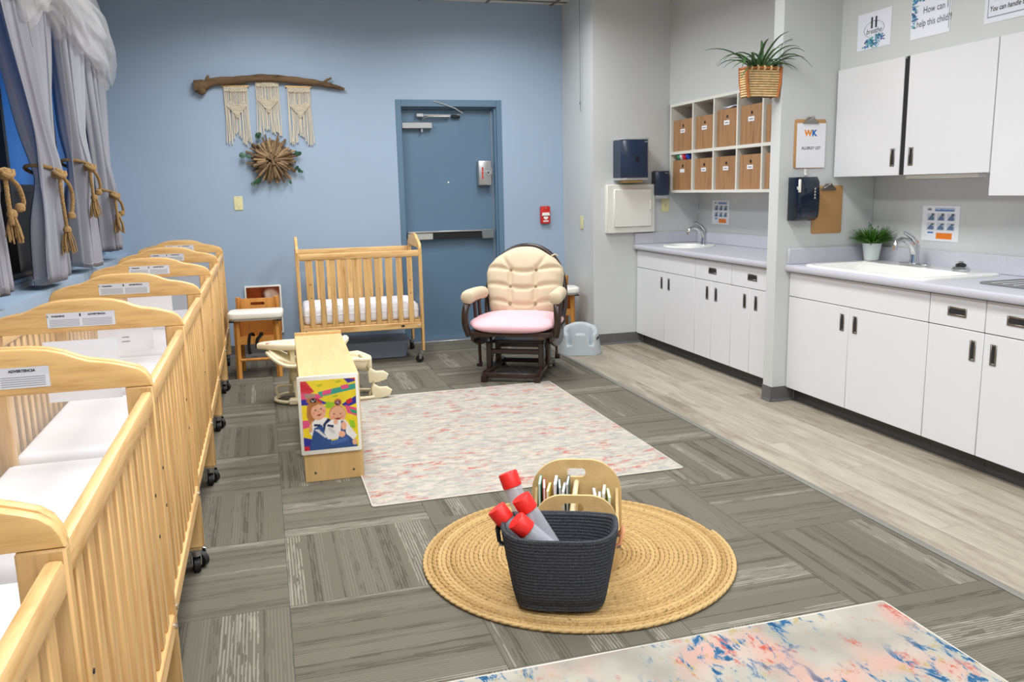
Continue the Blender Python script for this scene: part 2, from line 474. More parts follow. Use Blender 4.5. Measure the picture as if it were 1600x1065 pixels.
def mk_rug2():
    t = NT('abstract_blue_coral_rug')
    co = t.obj_co()
    def st(sx, sy, off, rot=0.0):
        m = t.n.new('ShaderNodeMapping'); m.inputs['Rotation'].default_value = (0, 0, rot); m.inputs['Scale'].default_value = (sx, sy, 1); m.inputs['Location'].default_value = (off, off * 1.3, 0)
        t.link(co, m.inputs[0]); return m.outputs[0]
    cloud = t.noise(st(1, 1, 5), 4, 3)
    pinkz = t.noise(st(1.2, 1.0, 2.35), 2.2, 2)
    bz = t.noise(st(0.8, 1.0, 9.4), 2.2, 1)
    bp = t.noise(st(13, 5.5, 4.2, 0.45), 1.5, 5, 0.72, 0.5)
    rp = t.noise(st(7, 4, 17, 0.3), 1.5, 5, 0.75)
    yp = t.noise(st(14, 9, 27, 0.4), 1.7, 3, 0.7)
    fibre = t.noise(st(150, 150, 0), 5, 2)
    c = t.ramp(cloud, [(0.35, (152, 149, 140)), (0.6, (178, 173, 162))])
    c = t.mix(t.ramp(pinkz, [(0.50, 0.0), (0.62, 0.75)]), c, L4((200, 150, 138)))
    zone = t.ramp(bz, [(0.42, 0.0), (0.54, 1.0)])
    c = t.mix(t.math('MULTIPLY', zone, t.ramp(yp, [(0.58, 0.0), (0.64, 0.7)])), c, L4((170, 150, 96)))
    c = t.mix(t.math('MULTIPLY', t.ramp(pinkz, [(0.44, 0.0), (0.56, 1.0)]), t.ramp(rp, [(0.56, 0.0), (0.63, 0.9)])), c, L4((178, 74, 58)))
    c = t.mix(t.math('MULTIPLY', zone, t.ramp(bp, [(0.53, 0.0), (0.59, 1.0)])), c, t.ramp(bp, [(0.53, (120, 150, 168)), (0.60, (52, 98, 134)), (0.72, (24, 48, 84))]))
    c = t.mix(0.25, c, t.ramp(fibre, [(0.35, 0.72), (0.65, 1.0)]), 'MULTIPLY')
    t.base(c, 0.95, 0, 0.1); t.bump(fibre, 0.4, 0.003)
    return t.m
M['rug2'] = mk_rug2()

def mk_jute():
    t = NT('braided_jute')
    co = t.obj_co()
    ln = t.n.new('ShaderNodeVectorMath'); ln.operation = 'LENGTH'; t.link(co, ln.inputs[0])
    nr = t.n.new('ShaderNodeTexNoise'); nr.noise_dimensions = '1D'; nr.inputs['Scale'].default_value = 26; t.link(ln.outputs['Value'], nr.inputs['W'])
    n1 = nr.outputs['Fac']; n2 = t.noise(co, 130, 3, 0.7); n3 = t.noise(co, 55, 2)
    c = t.ramp(t.math('ADD', t.math('MULTIPLY', n2, 0.65), t.math('MULTIPLY', n1, 0.35)), [(0.30, (140, 108, 66)), (0.44, (176, 144, 95)), (0.60, (198, 168, 118))])
    c = t.mix(t.ramp(n3, [(0.66, 0.0), (0.74, 0.75)]), c, L4((112, 80, 46)))
    t.base(c, 0.95, 0, 0.1); t.bump(n2, 0.6, 0.003); return t.m
M['jute'] = mk_jute()
def mk_coil():
    t = NT('charcoal_cotton_rope')
    co = t.obj_co(); n = t.noise(co, 220, 2)
    t.base(t.ramp(n, [(0.35, (54, 56, 60)), (0.65, (80, 82, 87))]), 0.95, 0, 0.15); t.bump(n, 0.5, 0.002); return t.m
M['coil'] = mk_coil()
def emit(name, c, st):
    t = NT(name); t.base(c, 0.3); t.p.inputs['Emission Color'].default_value = L4(c); t.p.inputs['Emission Strength'].default_value = st; return t.m
M['winblue'] = emit('blue_daylight_pane', (22, 88, 160), 0.30)
M['diffuser'] = emit('troffer_diffuser', (255, 250, 240), 1.5)

# ------------------------------------------------------------------ room shell
XL, XSILL, XR, XS, YB, YF, YN, XN = -1.2, -1.06, 3.81, 3.51, 7.65, -1.8, 6.9, 2.785
floor = struct(B().box(-1.45, 4.0, YF - .2, 7.95, -0.12, -0.012).obj('floor', M['base']))
ceil = struct(B().box(-1.45, 4.0, YF - .2, 7.95, CEIL, CEIL + 0.1).obj('ceiling', M['ceil']))
T = 0.61
b = B()
for k in range(-2, 7):
    b.box(T * k - .012 + .24, T * k + .012 + .24, YF, YB, CEIL - 0.008, CEIL)
for k in range(-3, 13): b.box(-1.2, 3.81, T * k + .2 - .012, T * k + .2 + .012, CEIL - 0.0075, CEIL)
b.obj('ceiling_grid', M['tbar'], ceil)

# back wall with door opening
DX0, DX1, DZ = 1.209, 2.186, 2.203
wb = B().box(-1.45, DX0, YB, YB + .2, 0, CEIL).box(DX1, 4.0, YB, YB + .2, 0, CEIL).box(DX0, DX1, YB, YB + .2, DZ, CEIL)
struct(wb.obj('wall_back', M['blue'], smooth=False))
# window wall: deep sill below, window opening above
WY0, WY1, WZ0, WZ1 = 2.6, 7.28, 0.985, 2.62
wl = B().box(-1.45, XSILL, YF - .2, YB, 0, 0.95)
wl.box(-1.45, XL, YF - .2, WY0, .95, CEIL).box(-1.45, XL, WY1, YB, .95, CEIL).box(-1.45, XL, WY0, WY1, WZ1, CEIL).box(-1.45, XL, WY0, WY1, .95, WZ0)
struct(wl.obj('wall_left', M['blue'], smooth=False))
struct(B().box(XR, 4.0, YF - .2, YN, 0, CEIL).obj('wall_right', M['grey'], smooth=False))
struct(B().box(XN, 4.0, YN, YB, 0, CEIL).obj('wall_nib', M['grey'], smooth=False))
struct(B().box(-1.45, 4.0, YF - .2, YF, 0, CEIL).obj('wall_front', M['grey'], smooth=False))
FY0, FY1, FX = 4.61, 4.71, 3.095
struct(B().box(FX, XR, FY0, FY1, 0, CEIL, 0.004).obj('wall_partition', M['grey'], smooth=False))
struct(B().box(XS, XR, FY1, YN, 2.095, CEIL).obj('wall_soffit', M['grey'], smooth=False))
struct(B().box(XS, XR, YF, FY0, 2.078, CEIL).obj('wall_soffit', M['grey'], smooth=False))

def cove(pts, name):
    # cove base: thin upright with flared toe, swept along a polyline of floor points with outward normals
    b = B()
    for (x0, y0), (x1, y1), (nx, ny) in pts:
        pr = [(0, .1), (.004, .1), (.005, .02), (.012, .004), (.014, 0), (0, 0)]
        V = [(x0 + nx * a, y0 + ny * a, z) for a, z in pr] + [(x1 + nx * a, y1 + ny * a, z) for a, z in pr]
        n = len(pr)
        b.add(V, [tuple(range(n)), tuple(reversed(range(n, 2 * n)))] + [(i, (i + 1) % n, n + (i + 1) % n, n + i) for i in range(n)])
    return struct(b.obj(name, M['base'], smooth=False))
cove([((XSILL, YB), (DX0, YB), (0, -1)), ((DX1, YB), (XN, YB), (0, -1))], 'baseboard_back')
cove([((XN, YN), (3.26, YN), (0, -1)), ((XN, YB), (XN, YN), (-1, 0))], 'baseboard_nib')
cove([((FX, FY0), (3.26, FY0), (0, -1)), ((FX, FY1), (FX, FY0), (-1, 0)), ((3.2, FY1), (FX, FY1), (0, 1))], 'baseboard_partition')
cove([((XSILL, YF), (XSILL, YB), (1, 0))], 'baseboard_left')

# carpet tiles: quarter-turned, each one a piece of the floor
XT = 2.372
full = None
for i in range(-2, 4):
    for j in range(-8, 8):
        x0, x1, y0, y1 = T * i, T * (i + 1), 2.805 + T * j, 2.805 + T * (j + 1)
        cx, cy = (x0 + x1) / 2, (y0 + y1) / 2
        a0, a1, c0, c1 = max(x0, XSILL), min(x1, XT), max(y0, YF), min(y1, YB)
        if a1 - a0 < .01 or c1 - c0 < .01: continue
        e = 0.0008
        turn = (i + j) % 2 == 0
        clipped = (a0, a1, c0, c1) != (x0, x1, y0, y1)
        lo = (a0 - cx + e, a1 - cx - e, c0 - cy + e, c1 - cy - e)
        if turn: lo = (lo[2], lo[3], -lo[1], -lo[0])
        if clipped or full is None:
            me = B().box(lo[0], lo[1], lo[2], lo[3], -0.012, 0.0).mesh('carpet_tile', False)
            me.materials.append(M['carpet'])
            if not clipped: full = me
        else: me = full
        o = link('carpet_tile', me, None, floor)
        o.location = (cx, cy, 0); o.rotation_euler = (0, 0, PI / 2 if turn else 0)
# vinyl planks
PW = 0.152
for k in range(6):
    x0 = 2.397 + PW * k; x1 = min(x0 + PW, 3.27)
    if x1 - x0 < .02: continue
    y = YF - (k * 0.47) % 1.22
    while y < YB:
        yend = YB if (x1 <= XN + .03) else YN
        c0, c1 = max(y, YF), min(y + 1.22, yend)
        xx1 = min(x1, XN - .001) if c1 > YN + .01 else x1
        if c1 - c0 > .02:
            o = B().box(-(xx1 - x0) / 2 + .0006, (xx1 - x0) / 2 - .0006, -(c1 - c0) / 2 + .0006, (c1 - c0) / 2 - .0006, -.012, 0.001).obj('vinyl_plank', M['vinyl'], floor, smooth=False)
            o.location = ((x0 + xx1) / 2, (c0 + c1) / 2, 0)
        y += 1.22
struct(B().prism([(2.368, -.01), (2.368, .004), (2.374, .008), (2.394, .008), (2.401, .004), (2.401, -.01)], YF, YB, 'y').obj('trim_1', plain('grey_transition_strip', (120, 118, 112), 0.4)))

# ceiling lights (the lamps' light is set at the top)
for i, (x, y) in enumerate(TROFFERS):
    t = thing('ceiling_light', 'recessed white ceiling light panel %s, %s of four from the front wall' % ('above the cribs' if x < 1 else 'nearer the cabinets', ('first', 'second', 'third', 'last')[i // 2]), 'ceiling light', (x, y, CEIL), 0, 'ceiling light panels')
    f = B()
    f.box(-.3, -.27, -.6, .6, -.02, 0).box(.27, .3, -.6, .6, -.02, 0).box(-.27, .27, -.6, -.57, -.02, 0).box(-.27, .27, .57, .6, -.02, 0)
    f.obj('frame', M['whitep'], t, smooth=False)
    B().box(-.27, .27, -.57, .57, -.012, -.002).obj('diffuser', M['diffuser'], t, smooth=False)

# window with blue panes above and black sashes below
wn = struct(thing('window_1', 'long window with blue panes above black lower sashes behind grey curtains', 'window', (XL, (WY0 + WY1) / 2, WZ0)))
hw = (WY1 - WY0) / 2; WH = WZ1 - WZ0
del wn['category']
f = B().box(-.14, .012, -hw, hw, 0, .05, .004).box(-.14, .0, -hw, hw, WH - .05, WH).box(-.14, 0, -hw, -hw + .05, .05, WH - .05).box(-.14, 0, hw - .05, hw, .05, WH - .05)
f.obj('window_frame', M['winblack'], wn, smooth=False)
B().box(.012, .026, -hw, hw, .008, .026, .003).obj('sill_track', plain('bluish_track', (52, 70, 96), 0.3), wn)
nb = 4
for k in range(nb):
    y0 = -hw + .05 + (2 * hw - .1) * k / nb; y1 = -hw + .05 + (2 * hw - .1) * (k + 1) / nb
    if k: B().box(-.12, -.02, y0 - .025, y0 + .025, .05, WH - .05).obj('mullion', M['winblack'], wn, smooth=False)
    B().box(-.10, -.09, y0, y1, .50, WH - .05).obj('pane', M['winblue'], wn, smooth=False)
    B().box(-.08, -.06, y0, y1, .05, .50).obj('lower_sash', M['winblack'], wn, smooth=False)
    B().box(-.06, -.045, y0, y1, .46, .50).obj('sash_rail', M['winblack'], wn, smooth=False)

# ------------------------------------------------------------------ exit door
dr = struct(thing('door_1', 'slate blue steel exit door with panic bar and alarm box', 'door', (DX0, YB, 0)))
del dr['category']
DW = DX1 - DX0
f = B()
fw = .05
for x0, x1 in ((0, fw), (DW - fw, DW)):
    f.box(x0, x1, -.006, .16, 0, DZ, .003)
f.box(fw, DW - fw, -.006, .16, DZ - .06, DZ, .003)
f.box(fw, fw + .018, .075, .13, 0, DZ - .06).box(DW - fw - .018, DW - fw, .02, .06, 0, DZ - .06).box(DW - fw - .03, DW - fw - .018, .06, .09, 0, DZ - .06).box(fw, DW - fw, .07, .13, DZ - .078, DZ - .06)
f.obj('door_frame', M['doorpaint'], dr, smooth=False)
leaf = B().box(fw + .018, DW - fw - .03, .085, .125, .012, DZ - .08, .002).obj('door_leaf', M['doorpaint'], dr)
B().box(0, DW, -.012, .2, 0, .012, .003).obj('threshold', M['alu'], dr)
B().box(DW - fw - .036, DW - fw - .030, .07, .085, .02, DZ - .09).obj('edge_strip', M['alu'], dr, smooth=False)
def onto(px, pz): return px - DX0, pz
# closer
B().box(.055, .335, .03, .085, 1.955, 2.012, .006).obj('door_closer', M['alu'], dr)
B().cyl((.24, .05, 1.925), (.24, .05, 1.955), .012).obj('closer_pivot', M['alu'], dr)
B().tube([(.24, .05, 2.02), (.25, .04, 2.04), (.30, .03, 2.06), (.50, .035, 2.062)], .007, 8, flat=(1, 1)).obj('closer_arm', M['steel'], dr)
B().box(.19, .26, .03, .075, 2.055, 2.09, .006).obj('arm_bracket', M['alu'], dr)
B().box(.26, .51, .04, .05, 2.068, 2.08, .002).obj('closer_track', M['alu'], dr)
B().tube([(.34, -.008, DZ - .01), (.44, -.012, DZ - .04), (.54, -.014, DZ - .075), (.61, 0, DZ - .115), (.6, .03, DZ - .13), (.57, .055, DZ - .125)], .005, 6).obj('alarm_wire', M['greyp'], dr)
B().box(.52, .60, .045, .085, 2.05, 2.075, .006).obj('contact_switch', M['blackm'], dr)
# panic bar
pb = B().box(.066, .875, .045, .085, .962, 1.025, .004).obj('panic_bar', M['alu'], dr)
B().box(.066, .875, .012, .05, 1.02, 1.037, .004).obj('bar_top', M['alu'], pb)
B().box(.066, .30, .02, .046, .958, 1.02, .004).obj('housing', plain('pale_grey_metal', (176, 176, 170), 0.45), pb)
B().box(.30, .765, .024, .046, .962, 1.02, .003).obj('push_pad', M['blackm'], pb)
B().box(.765, .885, .008, .06, .948, 1.04, .008).obj('end_case', plain('dark_grey_metal', (110, 116, 120), 0.4), pb)
# alarm box
ab = B().box(.745, .868, .0, .085, 1.44, 1.665, .012, 2).obj('alarm_box', M['alu'], dr)
B().cyl((.835, .0, 1.555), (.835, -.012, 1.555), .022, None, 20).obj('lock_cylinder', M['chrome'], ab)
B().cyl((.835, -.012, 1.555), (.835, -.014, 1.555), .008, None, 12).obj('keyway', M['blackm'], ab)
for k, (z0, z1) in enumerate(((1.50, 1.53), (1.535, 1.565), (1.57, 1.605))):
    B().box(.776, .79, -.001, .002, z0, z1).obj('red_marking', M['redbox'], ab, smooth=False)
B().box(.868, .89, .04, .085, 1.535, 1.6, .003).obj('strike', M['alu'], dr)
B().cyl((.475, .085, 1.475), (.475, .078, 1.475), .008, None, 12).obj('peephole', M['whitep'], dr)
# ------------------------------------------------------------------ kitchen run on the right
XC = 3.2      # cabinet fronts
def pull_v(name, parent, y, z, x=XC, w=.036, h=.10, vert=True):
    """recessed nickel pull: a rim with a dark slot"""
    if not vert: w, h = .115, .042
    b = B()
    o = rounded(y - w / 2, y + w / 2, z - h / 2, z + h / 2, .003, 2)
    i = rounded(y - w / 2 + .008, y + w / 2 - .008, z - h / 2 + .008, z + h / 2 - .008, .0095 if vert else .0125, 4)
    # ring made of four bars around the slot
    b.box(x - .005, x, y - w / 2, y - w / 2 + .009, z - h / 2, z + h / 2, .002).box(x - .005, x, y + w / 2 - .009, y + w / 2, z - h / 2, z + h / 2, .002)
    b.box(x - .005, x, y - w / 2 + .009, y + w / 2 - .009, z - h / 2, z - h / 2 + .009, .002).box(x - .005, x, y - w / 2 + .009, y + w / 2 - .009, z + h / 2 - .009, z + h / 2, .002)
    r = b.obj(name, M['steel'], parent)
    return r, (y - w / 2 + .008, y + w / 2 - .008, z - h / 2 + .008, z + h / 2 - .008)
def base_cabinet(label, y0, y1, doors, drawers, zt=.848):
    """doors: list of (ya, yb, handle_y), drawers: list of (ya, yb, has_handle); y0 > y1 runs towards the camera"""
    cx, cy = XC, (y0 + y1) / 2
    t = thing('base_cabinet', label, 'cabinet', (XC + .3, cy, 0))
    def L(b): return b.xform(Matrix.Translation((-(XC + .3), -cy, 0)))
    L(B().box(XC + .02, XR - .005, y1, y1 + .016, .09, zt).box(XC + .02, XR - .005, y0 - .016, y0, .09, zt).box(XC + .02, XR - .005, y1 + .016, y0 - .016, .09, .106).box(XR - .015, XR - .005, y1 + .016, y0 - .016, .106, zt)).obj('body', M['lam'], t, smooth=False)
    L(B().box(XC + .065, XC + .085, y1, y0, 0, .09)).obj('toe_kick', M['toe'], t, smooth=False)
    L(B().box(XC + .004, XC + .0195, y1 + .002, y0 - .002, .1, zt - .002)).obj('shadow_gap', M['gap'], t, smooth=False)
    g = .0016
    def front(nm, ya, yb, za, zb, hy, hz, vert):
        a, c = max(ya, yb), min(ya, yb)
        d = L(B().box(XC, XC + .018, c + g, a - g, za, zb, .0015)).obj(nm, M['lam'], t)
        if hy is not None:
            w, h = (.036, .10) if vert else (.115, .045)
            rim = B().box(XC - .004, XC + .001, hy - w / 2, hy - w / 2 + .008, hz - h / 2, hz + h / 2, .0015).box(XC - .004, XC + .001, hy + w / 2 - .008, hy + w / 2, hz - h / 2, hz + h / 2, .0015)
            rim.box(XC - .004, XC + .001, hy - w / 2 + .008, hy + w / 2 - .008, hz - h / 2, hz - h / 2 + .010, .0015).box(XC - .004, XC + .001, hy - w / 2 + .008, hy + w / 2 - .008, hz + h / 2 - .010, hz + h / 2, .0015)
            hd = L(rim).obj('pull', M['steel'], d)
            L(B().prism(rounded(hy - w / 2 + .007, hy + w / 2 - .007, hz - h / 2 + .009, hz + h / 2 - .009, .010 if vert else .012, 3), XC - .0022, XC - .0006, 'x')).obj('pull_recess', M['gap'], d, smooth=False)
        return d
    for ya, yb, hy in doors: front('door', ya, yb, .094, .688, hy, .596, True)
    for ya, yb, hy in drawers: front('drawer_front', ya, yb, .692, .842, hy, .768, False)
    return t
# near run (towards the camera from the partition)
base_cabinet('white sink base cabinet with two doors under the wide porcelain sink', 4.606, 3.424, [(4.606, 4.028, 4.082), (4.028, 3.424, 3.970)], [(4.606, 3.424, None)])
base_cabinet('white base cabinet with one drawer over one door, right of the sink cabinet', 3.422, 3.078, [(3.422, 3.078, 3.137)], [(3.422, 3.078, 3.245)])
base_cabinet('white base cabinet below the drying mat at the right edge of the photo', 3.076, 2.30, [(3.076, 2.69, 3.017), (2.69, 2.30, 2.36)], [(3.076, 2.30, 2.90)])
# far run
base_cabinet('white two-door base cabinet below the small round sink', 6.893, 5.832, [(6.893, 6.352, 6.40), (6.352, 5.832, 6.27)], [(6.893, 5.832, None)])
base_cabinet('white base cabinet with drawer, right beside the small-sink cabinet', 5.830, 5.302, [(5.830, 5.578, 5.64), (5.578, 5.302, 5.51)], [(5.830, 5.302, 5.565)])
base_cabinet('white base cabinet with drawer, tucked against the grey partition', 5.300, 4.714, [(5.300, 5.052, 5.12), (5.052, 4.714, 4.98)], [(5.300, 4.714, 5.03)])

def rim_loop(cx, cy, z, rx, ry, p, n=48):
    o = []
    for k in range(n):
        a = 2 * PI * k / n; c, s_ = math.cos(a), math.sin(a)
        o.append((cx + rx * abs(c) ** (2 / p) * (1 if c >= 0 else -1), cy + ry * abs(s_) ** (2 / p) * (1 if s_ >= 0 else -1), z))
    return o
def loft(b, loops, cap0=False, cap1=False):
    n = len(loops[0]); V = [p for l in loops for p in l]; F = []
    for i in range(len(loops) - 1):
        for k in range(n): F.append((i * n + k, i * n + (k + 1) % n, (i + 1) * n + (k + 1) % n, (i + 1) * n + k))
    if cap0: F.append(tuple(reversed(range(n))))
    if cap1: F.append(tuple(range((len(loops) - 1) * n, len(loops) * n)))
    return b.add(V, F)
CX0 = 3.165
def countertop(name, label, ya, yb, hole, ends):
    """worktop with a real sink cut-out, rounded nose and up-stands"""
    t = thing(name, label, 'countertop', (3.5, (ya + yb) / 2, .848))
    o = Vector((3.5, (ya + yb) / 2, .848))
    hx, hy, rx, ry, p = hole
    b = B()
    n = 64
    H = rim_loop(hx, hy, .892, rx, ry, p, n)
    # outer rectangle points matched by angle to the hole
    O = []
    for (x, y, z) in H:
        dx, dy = x - hx, y - hy
        tt = min([((XR - .004 - hx) / dx if dx > 1e-6 else 1e9), ((CX0 + .012 - hx) / dx if dx < -1e-6 else 1e9), ((ya - hy) / dy if dy > 1e-6 else 1e9), ((yb - hy) / dy if dy < -1e-6 else 1e9)])
        O.append((hx + dx * tt, hy + dy * tt, .892))
    # add the exact corners by snapping the nearest ray
    for cxn, cyn in ((XR - .004, ya), (XR - .004, yb), (CX0 + .012, ya), (CX0 + .012, yb)):
        k = min(range(n), key=lambda i: (O[i][0] - cxn) ** 2 + (O[i][1] - cyn) ** 2); O[k] = (cxn, cyn, .892)
    loft(b, [O, H, [(x, y, .852) for x, y, z in H]])
    pr = [(CX0 + .012, .892), (CX0 + .004, .8895), (CX0, .882), (CX0, .858), (CX0 + .006, .850), (CX0 + .04, .849)]
    V = [(x, yb, z) for x, z in pr] + [(x, ya, z) for x, z in pr]; m = len(pr)
    b.add(V, [(i, i + 1, m + i + 1, m + i) for i in range(m - 1)])
    b.xform(Matrix.Translation(-o)).obj('worktop', M['counter'], t)
    w = B().box(XR - .024, XR - .002, yb, ya, .892, .992, .004).xform(Matrix.Translation(-o)); w.obj('upstand', M['counter'], t)
    for y, sgn in ends:
        w = B().box(CX0 + .01, XR - .024, min(y, y - sgn * .02), max(y, y - sgn * .02), .892, .992, .004).xform(Matrix.Translation(-o)); w.obj('side_upstand', M['counter'], t)
    return t
SN = (3.475, 3.995, .275, .495, 8)
countertop('countertop', 'pale grey countertop around the wide sink, right of the partition', 4.608, 2.295, (3.475, 3.995, .262, .48, 8), [(4.608, 1)])
SF = (3.46, 6.42, .20, .215, 2)
countertop('countertop', 'pale grey countertop under the cubby shelf with the small round sink', 6.896, 4.713, (3.46, 6.42, .185, .20, 2), [(6.896, 1), (4.713, -1)])
# sinks
def sink(label, hx, hy, rx, ry, p, deck, depth, bx=None):
    t = thing('sink', label, 'sink', (hx, hy, .892))
    b = B()
    bx = bx or (0, 0)
    L_ = [rim_loop(0, 0, .0005, rx + .012, ry + .012, p), rim_loop(0, 0, .010, rx + .010, ry + .010, p), rim_loop(0, 0, .014, rx, ry, p), rim_loop(bx[0], 0, .012, rx - deck - abs(bx[0]), ry - .05, p),
          rim_loop(bx[0], 0, .0, rx - deck - abs(bx[0]) - .012, ry - .062, p), rim_loop(bx[0], 0, -depth, rx - deck - abs(bx[0]) - .03, ry - .09, p), rim_loop(bx[0], 0, -depth - .01, .03, .03, 2)]
    loft(b, L_, False, True); b.obj('basin', M['porc'], t)
    B().lathe([(.03, -.009), (.034, -.006), (.02, -.006)], 20, (bx[0], 0, -depth)).obj('drain', M['chrome'], t)
    return t
sink('wide white porcelain sink set in the near counter', SN[0], SN[1], SN[2], SN[3], 8, .02, .17, (-.06, 0))
sink('small round white sink set in the far counter', SF[0], SF[1], SF[2], SF[3], 2, .045, .14, (-.02, 0))
def faucet(label, loc, rz, plate):
    t = thing('faucet', label, 'faucet', loc, rz)
    if plate: B().prism(rounded(-.115, .115, -.03, .03, .029, 6), 0, .012, 'z', .004).obj('deck_plate', M['chrome'], t)
    z0 = .010 if plate else 0
    B().lathe([(.030, z0), (.030, z0 + .01), (.024, z0 + .03), (.024, z0 + .075), (.022, z0 + .095)], 20).obj('body', M['chrome'], t)
    B().tube([(0, .0, z0 + .05), (0, -.02, z0 + .10), (0, -.06, z0 + .135), (0, -.10, z0 + .145), (0, -.135, z0 + .13), (0, -.145, z0 + .105)], [.022, .022, .018, .015, .014, .014], 12).obj('spout', M['chrome'], t)
    B().cyl((0, -.145, z0 + .11), (0, -.146, z0 + .085), .017, .016, 14).obj('aerator', M['chrome'], t)
    B().tube([(0, .005, z0 + .09), (0, .0, z0 + .125), (0, -.03, z0 + .155), (0, -.085, z0 + .185)], [.024, .02, .013, .009], 12).obj('lever', M['chrome'], t)
    return t
faucet('chrome single-lever faucet on an oval plate behind the wide sink', (3.70, 4.10, .905), -PI / 2, True)
faucet('chrome single-lever faucet at the small far sink', (3.60, 6.42, .905), -PI / 2, False)
k = thing('sink_strainer', 'round metal strainer knob on the rim of the wide sink', 'strainer', (3.665, 3.715, .9055))
B().lathe([(.045, 0), (.046, .01), (.036, .022), (.03, .024)], 24).obj('rim', M['chrome'], k)
B().lathe([(.026, .024), (.028, .034), (.018, .040)], 20).obj('collar', M['blackm'], k)
B().lathe([(.014, .040), (.016, .046), (.010, .052)], 16).obj('knob', M['chrome'], k)
mt = thing('drying_mat', 'grey striped drying mat on the near counter', 'mat', (3.52, 3.06, .8925), 0)
B().prism(rounded(-.155, .155, -.25, .25, .04), 0, .008, 'z', .003).obj('mat_body', M['matgrey'], mt)
for k in range(7): B().box(-.13, .13, -.20 + .062 * k, -.192 + .062 * k, .008, .0088).obj('stripe', M['whitei'], mt, smooth=False)
t = thing('dish_tub', 'dark grey utensil tub standing on the drying mat', 'tub', (3.60, 3.02, .9015))
loft(B(), [rim_loop(0, 0, 0, .05, .06, 4, 24), rim_loop(0, 0, .09, .055, .068, 4, 24), rim_loop(0, 0, .09, .05, .062, 4, 24), rim_loop(0, 0, .008, .046, .056, 4, 24)], True, True).obj('tub_wall', M['matgrey'], t)
loft(B(), [rim_loop(0, 0, .082, .058, .071, 4, 24), rim_loop(0, 0, .092, .058, .071, 4, 24), rim_loop(0, 0, .092, .05, .062, 4, 24), rim_loop(0, 0, .082, .05, .062, 4, 24)]).obj('tub_rim', M['greyp'], t)

# wall cabinets
def wall_cabinet(label, y0, y1, z0, z1, doors):
    t = thing('wall_cabinet', label, 'cabinet', (3.65, (y0 + y1) / 2, z0))
    o = Matrix.Translation((-3.65, -(y0 + y1) / 2, -z0))
    B().box(XS + .01, XR - .003, y1, y0, z0, z1).xform(o).obj('body', M['lam'], t, smooth=False)
    B().box(XS - .0195 if doors[0][2] else XS - .004, XS + .009, y1 + .004, y0 - .004, z0 + .004, z1 - .004) if False else B().box(XS - .004, XS + .009, y1 + .004, y0 - .004, z0 + .004, z1 - .004).box(XS - .018, XS - .004, doors[1][0] + .0015, doors[0][1] - .0015, z0 + .002, z1 - .012).xform(o).obj('shadow_gap', M['gap'], t, smooth=False)
    for ya, yb, hy in doors:
        d = B().box(XS - .022, XS - .004, yb, ya, z0, z1, .0015).xform(o).obj('door', M['lam'], t)
        if hy:
            hz = z0 + .10; x = XS - .022; w, h = .036, .10
            r = B().box(x - .004, x + .001, hy - w / 2, hy - w / 2 + .008, hz - h / 2, hz + h / 2, .0015).box(x - .004, x + .001, hy + w / 2 - .008, hy + w / 2, hz - h / 2, hz + h / 2, .0015)
            r.box(x - .004, x + .001, hy - w / 2 + .008, hy + w / 2 - .008, hz - h / 2, hz - h / 2 + .01, .0015).box(x - .004, x + .001, hy - w / 2 + .008, hy + w / 2 - .008, hz + h / 2 - .01, hz + h / 2, .0015)
            r.xform(o).obj('pull', M['steel'], d)
            B().prism(rounded(hy - w / 2 + .007, hy + w / 2 - .007, hz - h / 2 + .009, hz + h / 2 - .009, .010, 3), x - .0022, x - .0006, 'x').xform(o).obj('pull_recess', M['gap'], d, smooth=False)
    return t
wall_cabinet('white two-door wall cabinet right of the partition with a dark gap between its doors', 4.600, 3.402, 1.430, 2.076, [(4.598, 4.030, 4.085), (3.992, 3.404, 3.942)])
wall_cabinet('taller white wall cabinet at the right edge, hanging lower than its neighbour', 3.399, 2.35, 1.316, 2.076, [(3.397, 2.876, None), (2.872, 2.352, None)])
t = thing('cabinet_light', 'slim white light strip under the two-door wall cabinet', 'light strip', (3.62, 3.83, 1.43))
B().box(-.03, .03, -.26, .26, -.022, 0, .004).obj('housing', M['whitep'], t)
B().box(-.022, .022, -.25, .25, -.025, -.021).obj('lens', M['greyp'], t, smooth=False)

# cubby shelf with wood-look boxes
CZ0, CZ1, CYA, CYB = 1.338, 2.092, 6.86, 4.715
cb = thing('cubby_shelf', 'cream wall-hung cubby shelf with two rows of pigeonholes', 'shelf', (3.65, (CYA + CYB) / 2, CZ0))
o = Matrix.Translation((-3.65, -(CYA + CYB) / 2, -CZ0))
XB0, XB1 = 3.495, XR - .004
cols = [6.86, 6.455, 6.113, 5.765, 5.425, 5.085, 4.715]
w_ = .018
def bit(n, b): return b.xform(o).obj(n, M['lam2'], cb, smooth=False)
bit('back_panel', B().box(XB1 - .012, XB1, CYB, CYA, CZ0, CZ1))
bit('bottom_board', B().box(XB0, XB1 - .012, CYB, CYA, CZ0, CZ0 + .022))
bit('top_board', B().box(XB0, XB1 - .012, CYB, CYA, CZ1 - .022, CZ1))
bit('middle_shelf', B().box(XB0, XB1 - .012, CYB, CYA, 1.665, 1.689))
for k, y in enumerate(cols):
    a = y - w_ if k == 0 else (y if k == len(cols) - 1 else y - w_ / 2)
    bit('divider', B().box(XB0 + .001, XB1 - .012, a, a + w_, CZ0 + .022, 1.665).box(XB0 + .001, XB1 - .012, a, a + w_, 1.689, CZ1 - .022))
proto = None
ords = ['far-left', 'second', 'third', 'fourth', 'fifth', 'sixth']
